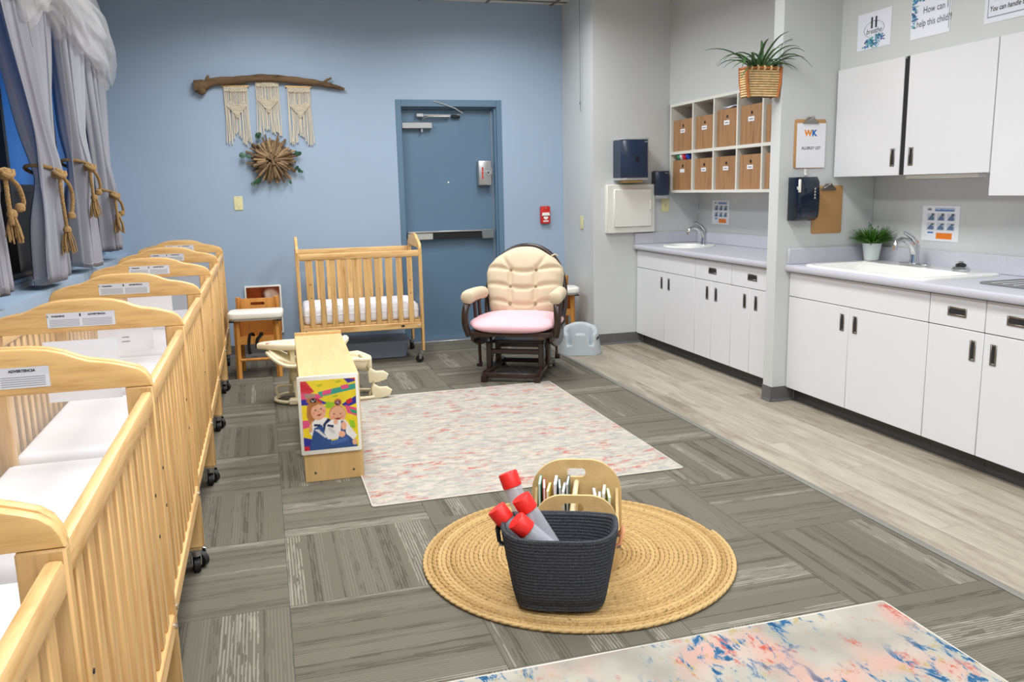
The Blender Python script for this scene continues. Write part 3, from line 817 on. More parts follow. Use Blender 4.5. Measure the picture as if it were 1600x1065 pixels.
for row, zb in ((0, 1.689), (1, CZ0 + .022)):
    for k in range(6):
        ya, yb = cols[k] - (w_ if k == 0 else w_ / 2) - .012, cols[k + 1] + w_ / 2 + .012
        wd, hh = ya - yb, (.285 if row == 0 else .275) * (1.0 if k in (2, 3) and row == 0 else .93)
        t = thing('storage_box', 'wood-look storage box in the %s row of cubbies, %s from the left%s' % (('upper', 'lower')[row], ords[k], ''), 'storage box', (3.655, (ya + yb) / 2, zb), 0, 'boxes in the cubby shelf')
        b = B(); x0, x1 = -.14, .125
        b.box(x0, x0 + .008, -wd / 2, wd / 2, 0, hh).box(x1 - .008, x1, -wd / 2, wd / 2, 0, hh).box(x0 + .008, x1 - .008, -wd / 2, -wd / 2 + .008, 0, hh).box(x0 + .008, x1 - .008, wd / 2 - .008, wd / 2, 0, hh).box(x0 + .008, x1 - .008, -wd / 2 + .008, wd / 2 - .008, 0, .008)
        b.obj('box_wall', M['boxwood'], t, smooth=False)
        B().lathe([(.012, -.0012), (.012, .001)], 14).xform(Matrix.Translation((x0 - .001, 0, hh * .80)) @ Matrix.Rotation(PI / 2, 4, 'Y')).obj('finger_hole', M['blackm'], t)
        B().box(x0 - .003, x0 - .001, -.035, .045, hh * .58, hh * .70).obj('name_tag', M['paper'], t, smooth=False)
        if (row, k) not in ((1, 0),):
            B().box(x0 - .0034, x0 - .0028, -.02, .03, hh * .625, hh * .65).obj('tag_writing', M['inkgrey'], t, smooth=False)
t = thing('folded_cloth', 'white folded cloth on top of the third upper storage box', 'cloth', (3.63, 5.94, 1.689 + .286))
B().grid(lambda u, v: (-.1 + .2 * u, -.11 + .22 * v, .012 + .022 * math.sin(PI * u) * math.sin(PI * v) + .006 * math.sin(9 * v + 4 * u)), 12, 12).grid(lambda u, v: (-.1 + .2 * u, -.11 + .22 * v, .0), 12, 12).obj('cloth_fold', M['sheet'], t)
for k, (c, dy) in enumerate((((60, 150, 110), .09), ((225, 225, 230), .035), ((205, 50, 60), -.02), ((40, 70, 170), -.09))):
    nm = ('green', 'white', 'red', 'blue')[k]
    ro = B().grid(lambda u, v: (-.02 + .04 * math.cos(2 * PI * u) * (.4 + .6 * math.sin(PI * v)), .028 * math.sin(2 * PI * u) * (.3 + .7 * math.sin(PI * v)), .062 * v + .006 * math.sin(11 * u + 5 * v)), 14, 8, True).xform(Matrix.Rotation(R(20 - 14 * k), 4, 'X')).obj('rolled_cloth', plain(nm + '_cloth', c, 0.9), None)
    ro.location = (3.56, 6.65 + dy, CZ0 + .022 + .254); tag(ro, nm + ' cloth tucked into the lower far-left storage box', 'cloth')

# ------------------------------------------------------------------ signs, clipboards and dispensers
def card(name, label, w, h, loc, rz, paint=None, cat='sign', thick=.0015, tape=False):
    t = thing(name, label, cat, loc, rz)
    B().box(-w / 2, w / 2, 0, thick, 0, h).obj('sheet', M['paper'], t, smooth=False)
    if paint:
        p = paint.obj('print', w - .004, h - .004, t); p.location = (0, -.0006, .002)
    return t
def hands_sign(label, loc, rz):
    P_ = Paint(64, 46, .205 / .285, (236, 238, 244))
    P_.rect(.34, .86, .86, .95, (36, 110, 190)); P_.rect(.14, .24, .87, .93, (120, 130, 145))
    for r in range(2):
        for c in range(3):
            x, y = .13 + .27 * c, .60 - .27 * r
            P_.rect(x, x + .22, y - .02, y + .20, (205, 210, 220))
            P_.poly([(x + .02, y), (x + .19, y), (x + .2, y + .07), (x + .13, y + .14), (x + .07, y + .10)], (92, 120, 160))
            P_.rect(x + .11, x + .20, y + .13, y + .18, (80, 84, 92))
    P_.rect(.40, .84, .06, .24, (240, 132, 34)); P_.rect(.16, .32, .20, .25, (36, 110, 190))
    t = card('hand_washing_sign', label, .285, .205, loc, rz, P_)
    text('heading', 'WASH YOUR HANDS', .015, M['whitei'], t, (.03, -.0012, .186), bold=.0003)
    text('logo', 'WK.', .016, M['inkgrey'], t, (-.085, -.0012, .186), bold=.0003)
    return t
hands_sign('hand-washing sign with orange block on the wall behind the wide sink', (XR - .002, 4.035, 1.044), -PI / 2)
hands_sign('hand-washing sign with orange block under the cubby shelf', (XR - .002, 6.51, 1.06), -PI / 2)

def flowers(P_, pts, n, seed, cols):
    rg = random.Random(seed)
    for k in range(n):
        (x0, y0, sx, sy) = rg.choice(pts)
        x, y = rg.gauss(x0, sx), rg.gauss(y0, sy)
        P_.ell(x, y, rg.uniform(.012, .035), rg.uniform(.02, .05), rg.choice(cols), rg.uniform(0, 3))
BLUES = [(30, 90, 160), (70, 140, 190), (130, 180, 205), (40, 120, 130), (110, 190, 180), (20, 60, 120)]
P_ = Paint(72, 56, .21 / .284, (232, 235, 246))
P_.ring(.5, .52, .30, .006, (70, 74, 84)); P_.rect(.40, .455, .56, .86, (38, 40, 50)); P_.rect(.53, .585, .56, .86, (38, 40, 50))
flowers(P_, [(.36, .18, .07, .06), (.5, .24, .1, .05), (.68, .32, .06, .07), (.45, .1, .1, .04)], 90, 3, BLUES)
t = card('poster', 'laminated poster with pause bars and the word breathe above a wreath of blue flowers', .284, .207, (XS - .002, 4.32, 2.165), -PI / 2, P_)
text('lettering', 'breathe', .042, M['ink'], t, (0, -.0012, .098), shear=.25)
P_ = Paint(72, 56, .21 / .282, (232, 235, 246))
flowers(P_, [(.08, .9, .06, .12), (.22, .95, .1, .06), (.08, .55, .03, .14), (.5, .99, .14, .03)], 120, 5, BLUES)
P_.rect(.24, .97, .075, .088, (70, 74, 84)); P_.rect(.965, .975, .08, .95, (90, 94, 104))
t = card('poster', 'laminated poster reading how can I help this child with blue flowers', .282, .216, (XS - .002, 3.883, 2.158), -PI / 2, P_)
text('lettering', 'How can I', .050, M['ink'], t, (.035, -.0012, .140), sx=.85)
text('lettering', 'help this child?!', .050, M['ink'], t, (.025, -.0012, .075), sx=.80)
P_ = Paint(72, 56, .21 / .282, (226, 229, 240))
P_.rect(.08, .97, .12, .135, (60, 64, 74)); P_.rect(.07, .08, .12, .95, (90, 94, 104))
t = card('poster', 'laminated poster at the right edge above the wall cabinets', .282, .216, (XS - .002, 3.383, 2.150), -PI / 2, P_)
text('lettering', "You can handle this", .034, M['ink'], t, (.005, -.0012, .066), shear=.2, bold=.0006, sx=.85)
text('lettering', "You're care by", .030, M['ink'], t, (-.01, -.0012, .112), shear=.2, bold=.0004, sx=.85)

def clipboard(label, loc, w, h, sheet, rz=0.0):
    t = thing('clipboard', label, 'clipboard', loc, rz)
    B().prism(rounded(-w / 2, w / 2, 0, h, .012), -.004, 0, 'y', .001).obj('board', M['hard'], t)
    c = B().box(-.055, .055, -.014, -.004, h - .028, h - .014, .002)
    c.prism([(-.045, h - .016), (.045, h - .016), (.02, h + .012), (-.02, h + .012)], -.016, -.005, 'y', .002)
    cl = c.obj('clip', M['steel'], t)
    B().tube([(-.035, -.014, h - .012), (-.02, -.022, h - .003), (.0, -.022, h + .006), (.012, -.020, h + .018)], .004, 8).obj('lever', M['chrome'], cl)
    if sheet:
        s_ = B().box(-w / 2 + .017, w / 2 - .002, -.0068, -.0045, .004, h - .024).obj('paper_sheet', M['paper'], t, smooth=False)
        text('logo', 'W', .050, M['orangei'], s_, (-.016, -.0074, h - .085), bold=.0025)
        text('logo', 'K', .050, M['bluei'], s_, (.028, -.0074, h - .085), bold=.0025)
        text('lettering', 'ALLERGY LIST', .0245, M['ink'], s_, (.008, -.0074, h - .175), bold=.0004, sx=.92)
    return t
clipboard('clipboard holding the allergy list sheet on the grey partition', (3.308, FY0 - .001, 1.487), .225, .298, True)
clipboard('bare hardboard clipboard beside the smoked dispenser', (3.455, FY0 - .001, 1.078), .224, .300, False)
t = thing('wall_hook', 'small white adhesive hook below the allergy clipboard', 'hook', (3.285, FY0 - .001, 1.44))
B().box(-.009, .009, -.004, 0, 0, .045, .002).obj('plate', M['whitep'], t)
B().tube([(0, -.004, .012), (0, -.016, .006), (0, -.02, .016)], .004, 6).obj('prong', M['whitep'], t)
t = thing('towel_dispenser', 'smoked black dispenser with white key tag on the grey partition', 'dispenser', (3.243, FY0 - .001, 1.166))
def disp(b, w, h, d, bulge=.02):
    pts = [(-d, .02), (-d - bulge * .4, .06), (-d - bulge * .5, h * .5), (-d - bulge * .2, h - .03), (-d + .02, h), (0, h), (0, 0), (-d + .03, 0)]
    return b.prism(pts, -w / 2, w / 2, 'x', .008, 2)
disp(B(), .158, .268, .10).obj('cover', M['smoke'], t)
B().box(-.05, .075, -.106, -.02, .015, .095, .02, 2).obj('lower_panel', plain('charcoal_panel', (44, 48, 62), 0.3), t)
B().box(-.078, -.060, -.114, -.104, .175, .255, .004).obj('key_tag', M['whitep'], t)
B().tube([(-.076, -.112, .19), (-.088, -.116, .195), (-.092, -.118, .21)], .003, 6).obj('key_wire', M['whitep'], t)
for k in range(4): B().box(.035, .045, -.1125, -.111, .135 + .018 * k, .147 + .018 * k).obj('emblem', M['greyp'], t, smooth=False)

# nib wall group
t = thing('towel_dispenser', 'large navy paper towel dispenser on the grey wall', 'dispenser', (3.098, YN - .001, 1.445)); t.scale = (.85, 1, 1)
b = B().prism([(-.148, 0), (.148, 0), (.148, -.17), (.13, -.19), (-.09, -.19), (-.148, -.16)], .03, .345, 'z', .006); b.obj('cover', M['navy'], t)
B().box(-.148, .148, -.185, 0, .345, .358, .004).obj('top_trim', M['greyp'], t)
B().prism([(-.148, 0), (.148, 0), (.142, -.18), (-.10, -.18), (-.142, -.15)], .008, .03, 'z', .004).obj('bottom_trim', M['greyp'], t)
B().box(-.11, .10, -.16, -.06, -.012, .010, .004).obj('paper_towel', M['kraft'], t)
B().prism(rounded(-.022, .022, -.03, .03, .02, 5), -.1915, -.1895, 'y').xform(Matrix.Translation((.02, 0, .185))).obj('emblem', plain('dark_navy_badge', (18, 30, 50), 0.3), t)
B().box(.1, .128, -.1915, -.1895, .325, .331).obj('badge', M['greyp'], t, smooth=False)
B().box(-.05, .0, -.08, -.05, .358, .366).obj('top_lock', M['greyp'], t)
t = thing('soap_dispenser', 'slim navy soap dispenser beside the cubby shelf', 'dispenser', (3.405, YN - .001, 1.30))
B().prism([(-.065, 0), (.065, 0), (.065, -.085), (.05, -.10), (-.03, -.10), (-.065, -.08)], .02, .225, 'z', .006).obj('cover', M['navy'], t)
B().prism([(-.06, 0), (.06, 0), (.05, -.09), (-.03, -.09), (-.06, -.07)], -.012, .02, 'z', .004).obj('nozzle_plate', M['greyp'], t)
B().box(-.05, .06, -.09, 0, .225, .233, .003).obj('top_trim', M['greyp'], t)
B().box(.015, .045, -.1015, -.0995, .208, .213).obj('badge', M['greyp'], t, smooth=False)
t = thing('outlet_plate', 'yellowed wall plate half hidden below the slim navy soap dispenser', 'wall plate', (3.475, YN - .001, 1.17))
B().box(-.04, .04, -.006, 0, 0, .118, .003).obj('plate', M['ivory'], t)
B().cyl((0, -.006, .059), (0, -.008, .059), .005, None, 10).obj('screw', M['steel'], t)
t = thing('wall_box', 'white panelled electrical box with a small handle on the grey wall', 'wall box', (3.122, YN - .001, 1.0))
B().box(-.228, .228, -.05, 0, 0, .418, .004).obj('box_body', M['lam2'], t)
d = B().box(-.168, .192, -.068, -.05, .052, .378, .005).obj('door', M['lam2'], t)
B().tube([(.165, -.068, .20), (.165, -.09, .205), (.165, -.092, .225), (.165, -.092, .255), (.165, -.09, .275), (.165, -.068, .28)], .006, 8).obj('handle', M['whitep'], d)
def switch(label, loc, rz):
    t = thing('light_switch', label, 'light switch', loc, rz)
    B().box(-.036, .036, -.006, 0, 0, .117, .003).obj('plate', M['ivory'], t)
    B().box(-.017, .017, -.0085, -.005, .026, .091, .002).obj('rocker', M['ivory'], t)
    for z in (.012, .105): B().cyl((0, -.006, z), (0, -.0075, z), .003, None, 8).obj('screw', M['steel'], t)
switch('ivory light switch on the blue wall below the driftwood star', (-.177, YB - .001, 1.274), 0)
switch('ivory light switch on the narrow grey return wall', (XN - .001, 7.17, 1.03), -PI / 2)
t = thing('fire_alarm', 'red fire alarm pull station on the blue wall by the door', 'fire alarm', (2.588, YB - .001, 1.07))
B().box(-.047, .047, -.04, 0, 0, .165, .008, 2).obj('case', M['redbox'], t)
B().prism([(-.04, .075), (.04, .075), (.034, .105), (-.034, .105)], -.05, -.038, 'y', .003).obj('pull_bar', M['whitep'], t)
B().prism([(-.025, .055), (0, .035), (.025, .055), (.018, .068), (-.018, .068)], -.044, -.039, 'y', .001).obj('arrow_mark', M['whitep'], t)
for k in range(4): B().box(-.026 + .014 * k, -.016 + .014 * k, -.0412, -.0395, .018, .032).obj('white_mark', M['whitei'], t, smooth=False)
B().cyl((0, -.04, .148), (0, -.043, .148), .006, None, 10).obj('keyhole', M['chrome'], t)
t = thing('pull_cord', 'thin hanging beaded pull cord by the narrow grey return wall', 'cord', (XN - .03, 7.12, 2.12))
B().tube([(.028, 0, .92), (0, 0, .90), (0.001, .001, .5), (0, 0, .02)], .0022, 6).obj('chain', M['inkgrey'], t)
B().tube([(0, .012 * math.cos(a), .008 + .014 * math.sin(a)) for a in np.linspace(0, 2 * PI, 14)[:-1]], .0022, 6, True).obj('loop', M['ink'], t)
B().tube([(0, 0, -.006), (.001, 0, -.03), (0, .002, -.06)], .0025, 6).obj('tail', M['inkgrey'], t)

# hanging bamboo basket with spider plant on the end of the partition
t = thing('hanging_planter', 'split-bamboo planter with a long-leaved green plant on the end of the grey partition', 'planter', (2.975, 4.655, 1.915))
for k in range(11):
    z = .010 + .0145 * k
    w = .118 - .012 * (1 - k / 10)
    r = .0064
    bb = B()
    for ys in (-.034, .034):
        bb = B().tube([(-w, ys, z), (-w * .3, ys * 1.02, z + .001), (w, ys, z)], r, 7); bb.obj('bamboo_slat', M['bamboo'], t)
    for xs in (-w - .004, w + .004 - .002):
        B().tube([(xs, -.03, z), (xs, .03, z)], r, 6).obj('bamboo_slat', M['bamboo'], t)
for xs in (-1, 1):
    for ys in (-1, 1):
        B().tube([(xs * .098, ys * .037, 0), (xs * .113, ys * .041, .08), (xs * .118, ys * .041, .178)], .009, 8).obj('corner_cane', M['rattan'], t)
B().tube([(-.118, -.040, .172), (.118, -.040, .172), (.118, .040, .172), (-.118, .040, .172)], .008, 8, True).obj('rim_cane', M['rattan'], t)
for k in range(5):
    B().tube([(-.09 + .045 * k, -.042, .160), (-.09 + .045 * k, -.052, .172), (-.09 + .045 * k, -.040, .183)], .007, 6).obj('lashing', M['bamboo'], t)
B().box(-.10, .10, -.026, .026, .004, .15).obj('liner', plain('planter_soil', (58, 46, 34), 0.95), t, smooth=False)
rg = random.Random(11)
def blade(b, p0, az, ln, lift, droop, w):
    n = 9; pts = []
    for i in range(n):
        s_ = i / (n - 1)
        rad = ln * s_ * (0.55 + .45 * math.cos(lift) )
        z = ln * (math.sin(lift) * s_ - droop * s_ ** 2.2)
        pts.append(Vector((p0[0] + rad * math.cos(az), p0[1] + rad * math.sin(az), p0[2] + z)))
    V = []; sd = Vector((-math.sin(az), math.cos(az), 0))
    for i, p in enumerate(pts):
        s_ = i / (n - 1); ww = w * (1 - s_ ** 1.6) * (0.75 + .6 * s_) + .0006
        V += [p - sd * ww + Vector((0, 0, ww * .5)), p, p + sd * ww + Vector((0, 0, ww * .5))]
    F = []
    for i in range(n - 1): F += [(3 * i, 3 * i + 1, 3 * i + 4, 3 * i + 3), (3 * i + 1, 3 * i + 2, 3 * i + 5, 3 * i + 4)]
    b.add(V, F)
azs = [178, 205, 222, 12, 335, 318, 295, 80, 170, 185, 200, 150, 215, 235, 255, 275, 290, 310, 325, 340, 355, 10, 30, 60, 100, 130, 195, 165, 345, 5, 350, 330]
for k, a in enumerate(azs):
    b = B(); lf = R(rg.uniform(42, 88)); ln = rg.uniform(.24, .42)
    if math.cos(R(a)) > .5: ln *= .95
    blade(b, (rg.uniform(-.05, .05), rg.uniform(-.012, .012), .145), R(a), ln, lf, rg.uniform(.35, .85), .0125)
    lo = b.obj('leaf', M['leaf'], t, ang=80)
    md = lo.modifiers.new('thick', 'SOLIDIFY'); md.thickness = .0014

# grassy plant in a white pot behind the sink
t = thing('potted_plant', 'bushy green grass in a small white pot beside the wide sink', 'potted plant', (3.735, 4.545, .906))
t.location = (3.70, 4.47, .9065)
B().lathe([(.040, 0), (.044, .004), (.058, .105), (.060, .108), (.056, .108), (.053, .09)], 28, cap1=True).obj('pot', M['pot'], t)
B().lathe([(.042, 0), (.043, .006), (.044, .006)], 28).obj('pot_foot', M['alu'], t)
g = B(); rg = random.Random(5)
for k in range(620):
    a = rg.uniform(0, 2 * PI); q = rg.random() ** .5
    blade(g, (.035 * q * math.cos(a), .035 * q * math.sin(a), .095), a + rg.uniform(-.5, .5), rg.uniform(.085, .15) * (.8 + .2 * q), R(rg.uniform(25, 88) if q > .4 else rg.uniform(60, 90)), rg.uniform(.0, .45), rg.uniform(.0026, .0048))
go = g.obj('grass', M['leaf2'], t, ang=80); go['kind'] = 'stuff'
for k in range(9):
    a = rg.uniform(0, 2 * PI); r = rg.uniform(.01, .05); h = rg.uniform(.19, .235)
    B().tube([(r * .5 * math.cos(a), r * .5 * math.sin(a), .1), (r * math.cos(a), r * math.sin(a), h - .008)], .0012, 5).lathe([(.001, -.007), (.004, 0), (.001, .007)], 7, (r * math.cos(a), r * math.sin(a), h)).obj('seed_stalk', M['leaf'], t)
# ------------------------------------------------------------------ cribs
CW, CL = .325, .497          # half width, half length
def crib_proto():
    t = thing('crib', 'x', 'crib', (0, 0, 0), 0, 'pine cribs')
    half = [(0, 1.056), (.06, 1.055), (.10, 1.050), (.135, 1.040), (.165, 1.026), (.19, 1.017), (.215, 1.013), (.245, 1.007), (.275, .998), (.297, .990), (.312, .978), (.321, .962), (.325, .945)]
    out = [(-x, z) for x, z in reversed(half[1:])] + half
    for sy in (-1, 1):
        y0, y1 = sorted((sy * CL, sy * (CL - .024)))
        eb = B().prism(out, y0, y1, 'y', .006, 2).obj('end_board', M['pineX'], t)
        for sx in (-1, 1):
            x0, x1 = sorted((sx * CW, sx * (CW - .062)))
            B().box(x0, x1, y0, y1, .098, .945, .004).obj('leg_post', M['pineZ'], t)
            # caster: plate, fork, two wheels
            px, py = sx * (CW - .03), sy * (CL - .03)
            c = B().box(px - .022, px + .022, py - .02, py + .02, .094, .1).cyl((px, py, .094), (px, py, .072), .020, .016, 12)
            a = R(35 + 70 * sx * sy); dx, dy = math.cos(a), math.sin(a)
            cx, cy = px + dx * .018, py + dy * .018
            for q in (-1, 1):
                ox, oy = -dy * .0145 * q, dx * .0145 * q
                c.add([(px + ox, py + oy, .078), (px + ox + dx * .03, py + oy + dy * .03, .07), (cx + ox + dx * .014, cy + oy + dy * .014, .03), (cx + ox - dx * .01, cy + oy - dy * .01, .028),
                       (px + ox * 1.25, py + oy * 1.25, .078), (px + ox * 1.25 + dx * .03, py + oy * 1.25 + dy * .03, .07), (cx + ox * 1.25 + dx * .014, cy + oy * 1.25 + dy * .014, .03), (cx + ox * 1.25 - dx * .01, cy + oy * 1.25 - dy * .01, .028)],
                      [(0, 1, 2, 3), (7, 6, 5, 4), (0, 4, 5, 1), (1, 5, 6, 2), (2, 6, 7, 3), (3, 7, 4, 0)])
            co = c.obj('caster', M['chrome'], t)
            B().cyl((cx - dy * .011, cy + dx * .011, .031), (cx + dy * .011, cy - dx * .011, .031), .031, None, 18).obj('wheel', M['blackr'], co)
        B().box(-CW + .062, CW - .062, y0, y1, .282, .345, .003).obj('end_rail', M['pineX'], t)
        ym = sy * (CL - .012)
        B().box(-CW + .055, CW - .055, ym - .002, ym + .002, .335, .95).obj('acrylic_panel', M['acrylic'], t, smooth=False)
    for sx in (-1, 1):
        x0, x1 = sorted((sx * (CW - .002), sx * (CW - .027)))
        B().box(x0, x1, -CL + .024, CL - .024, .880, .932, .008, 2).obj('top_rail', M['pineY'], t)
        B().box(x0, x1, -CL + .024, CL - .024, .290, .342, .004).obj('bottom_rail', M['pineY'], t)
        xa, xb = sorted((sx * (CW - .008), sx * (CW - .021)))
        n = 10
        for k in range(n):
            y = -.395 + .79 * k / (n - 1); w = .0215
            sl = B().box(xa, xb, y - w, y + w, .342, .880, .003).obj('slat', M['pineZ'], t)
            if k in (0, n - 1):
                for z in (.585, .69): B().cyl((sx * (CW - .0085), y, z), (sx * (CW - .006), y, z), .0045, None, 8).obj('screw_hole', M['gap'], sl)
        for y in (-CL + .045, CL - .045):
            B().cyl((sx * (CW - .004), y, .318), (sx * (CW + .004), y, .318), .008, None, 12).obj('bolt', M['chrome'], t)
    B().box(-CW + .03, CW - .03, -CL + .026, CL - .026, .344, .362).obj('mattress_board', M['pineY'], t, smooth=False)
    # warning label on the inner face of the far end board
    P_ = Paint(80, 20, .25, (214, 216, 222))
    P_.rect(.0, 1, 0, .62, (224, 226, 230))
    for k in range(5):
        P_.rect(.03, .47, .10 + .10 * k, .135 + .10 * k, (150, 152, 158)); P_.rect(.51, .96, .10 + .10 * k, .135 + .10 * k, (150, 152, 158))
    P_.rect(.0, .02, .70, .86, (30, 30, 34)); P_.rect(.48, .5, .72, .90, (30, 30, 34))
    lab = P_.obj('warning_label', .215, .050, t); lab.location = (-.005, CL - .0252, .964)
    text('lettering', 'WARNING', .0085, M['ink'], lab, (-.072, -.0006, .039), bold=.0004)
    text('lettering', 'ADVERTENCIA', .0085, M['ink'], lab, (.05, -.0006, .041), bold=.0004)
    return t
crib0 = crib_proto()
def mattress_proto():
    t = thing('crib_mattress', 'x', 'mattress', (0, 0, 0), 0, 'crib mattresses')
    B().box(-.290, .290, -.462, .462, .3625, .498, .030, 3).obj('mattress_pad', M['sheet'], t)
    z = .438
    b = B().tube([(x, y, z) for x, y in rounded(-.290, .290, -.462, .462, .03, 4)], .0035, 6, True); b.obj('piping', M['sheet'], t)
    return t
mat0 = mattress_proto()
JY = [0.20, 1.20, 2.21, 3.22, 4.22, 5.23, 6.27, 7.30]
where = ['nearest the camera, cut off at the lower left corner', 'second from the camera', 'third from the camera', 'fourth from the camera', 'fifth from the camera', 'sixth from the camera', 'farthest, against the blue end wall']
for k in range(7):
    ym = (JY[k] + JY[k + 1]) / 2; xm = -.605 - .006 * k
    la = 'pine crib in the window row, ' + where[k]
    lb = 'white mattress in the window-row crib ' + where[k].split(',')[0]
    if k == 0:
        c, m_ = crib0, mat0; c.location = (xm, ym, 0); m_.location = (xm, ym, 0); c['label'] = la; m_['label'] = lb
    else:
        c = dup(crib0, (xm, ym, 0), R((-1) ** k * .15), la); m_ = dup(mat0, (xm, ym, 0), 0, lb)
    if k in (2, 3, 4):   # paper sheet taped inside the far acrylic panel
        t = thing('name_sheet', 'white name sheet taped inside the clear end panel of the %s crib from the camera' % ('third', 'fourth', 'fifth')[k - 2], 'paper', (xm - .02, ym + CL - .0165, .70), 0, 'name sheets on the cribs')
        B().box(-.118, .118, 0, .0012, 0, .215).obj('sheet', M['paper'], t, smooth=False)
        for q, (x, z, w, m2) in enumerate(((.0, .060, .03, 'inkgrey'), (.0, .040, .035, 'inkgrey'))): B().box(x - w / 2, x + w / 2, -.0006, 0, z, z + .004).obj('print_line', M[m2], t, smooth=False)
bc = dup(crib0, (.742, 7.10, 0), PI / 2 + R(-1.5), 'pine crib standing alone against the blue wall beside the exit door')
dup(mat0, (.742, 7.10, 0), PI / 2 + R(-1.5), 'white sheeted mattress in the crib beside the exit door')
# oval maker plate on that crib's bottom rail
t = B().lathe([(.016, 0), (.014, .002)], 18, sx=1.0, sy=.55).obj('maker_plate', M['ink'], bc); t.rotation_euler = (PI / 2, 0, -PI / 2); t.location = (-CW + .0015, -.32, .316)

# clear storage bin under the lone crib
t = thing('storage_bin', 'cloudy clear plastic storage bin with lid under the lone crib', 'storage bin', (.87, 7.22, 0), R(-2))
loft(B(), [rim_loop(0, 0, .0, .25, .16, 8, 40), rim_loop(0, 0, .006, .262, .168, 8, 40), rim_loop(0, 0, .135, .28, .185, 8, 40), rim_loop(0, 0, .135, .275, .18, 8, 40), rim_loop(0, 0, .010, .255, .162, 8, 40)], True, True).obj('bin_body', M['binclear'], t)
loft(B(), [rim_loop(0, 0, .128, .290, .195, 8, 40), rim_loop(0, 0, .150, .292, .197, 8, 40), rim_loop(0, 0, .154, .285, .19, 8, 40), rim_loop(0, 0, .146, .262, .168, 8, 40), rim_loop(0, 0, .146, .02, .02, 2, 40)], False, True).obj('lid', M['binclear'], t)

# ------------------------------------------------------------------ curtains, rope ties and tulle
def curtain(label, top, tie, bot, xc, folds, amp, ph, zt=2.56, ztie=1.52, zb=1.0, skew=0.0):
    """top/tie/bot = (centre along the wall, width)"""
    def fn(u, v):
        z = zt + (zb - zt) * v; vt = (zt - ztie) / (zt - zb)
        if v < vt:
            s_ = sm(v / vt) ** 1.25; c = top[0] + (tie[0] - top[0]) * s_; w = top[1] + (tie[1] - top[1]) * s_
        else:
            s_ = sm((v - vt) / (1 - vt)) ** .75; c = tie[0] + (bot[0] - tie[0]) * s_; w = tie[1] + (bot[1] - tie[1]) * s_
        pin = math.exp(-((v - vt) / .10) ** 2)
        a = amp * (1 - .35 * pin) * (.75 + .25 * v)
        x = xc + a * (2.1 * abs(math.sin(PI * folds * u + ph)) ** .75 - 1.15) + .2 * a * math.sin(2 * PI * folds * 2.3 * u + 1.3 * ph + 2 * v)
        x += (.05 * math.sin(PI * u) - .0) * pin + .03 * math.sin(PI * u) * sm(v)
        y = c + (u - .5) * w + .25 * w / folds * math.sin(4 * PI * folds * u + ph) * .35
        z += .012 * math.sin(2 * PI * folds * u) * v + skew * (u - .5) * v
        return (x, y, z)
    t = thing('curtain', label, 'curtain', (0, 0, 0), 0, 'grey tied-back curtains')
    o = B().grid(fn, 90, 44).obj('panel', M['curtain'], t, ang=180)
    md = o.modifiers.new('thick', 'SOLIDIFY'); md.thickness = .004
    he = B().tube([fn(u, .985) for u in np.linspace(0, 1, 90)], .0045, 5).obj('hem', M['curtain'], t)
    return t, fn
def rope(b, pts, r, turns):
    """two-strand twist along a path"""
    P = [Vector(p) for p in pts]
    seg = []; n = max(12, turns * 8)
    cum = [0]
    for a, c in zip(P, P[1:]): cum.append(cum[-1] + (c - a).length)
    def at(s_):
        d = s_ * cum[-1]
        for i in range(len(P) - 1):
            if d <= cum[i + 1] + 1e-9:
                k = (d - cum[i]) / max(1e-9, cum[i + 1] - cum[i]); return P[i].lerp(P[i + 1], k), (P[i + 1] - P[i]).normalized()
        return P[-1], (P[-1] - P[-2]).normalized()
    for st in range(3):
        path = []
        for i in range(n + 1):
            s_ = i / n; p, d = at(s_)
            e1 = d.orthogonal().normalized() if abs(d.z) < .9 else (Vector((1, 0, 0)) - d * d.x).normalized()
            e2 = d.cross(e1); a = 2 * PI * (turns * s_ + st / 3)
            path.append(p + (e1 * math.cos(a) + e2 * math.sin(a)) * r * .55)
        b.tube(path, r * .58, 5)
    return b
def smooth_path(pts, n=24):
    P = [Vector(p) for p in pts]; o = []
    for i in range(n + 1):
        s_ = i / n * (len(P) - 1); k = min(int(s_), len(P) - 2); f = s_ - k
        p0, p1, p2, p3 = P[max(k - 1, 0)], P[k], P[k + 1], P[min(k + 2, len(P) - 1)]
        o.append(.5 * ((2 * p1) + (-p0 + p2) * f + (2 * p0 - 5 * p1 + 4 * p2 - p3) * f * f + (-p0 + 3 * p1 - 3 * p2 + p3) * f ** 3))
    return o
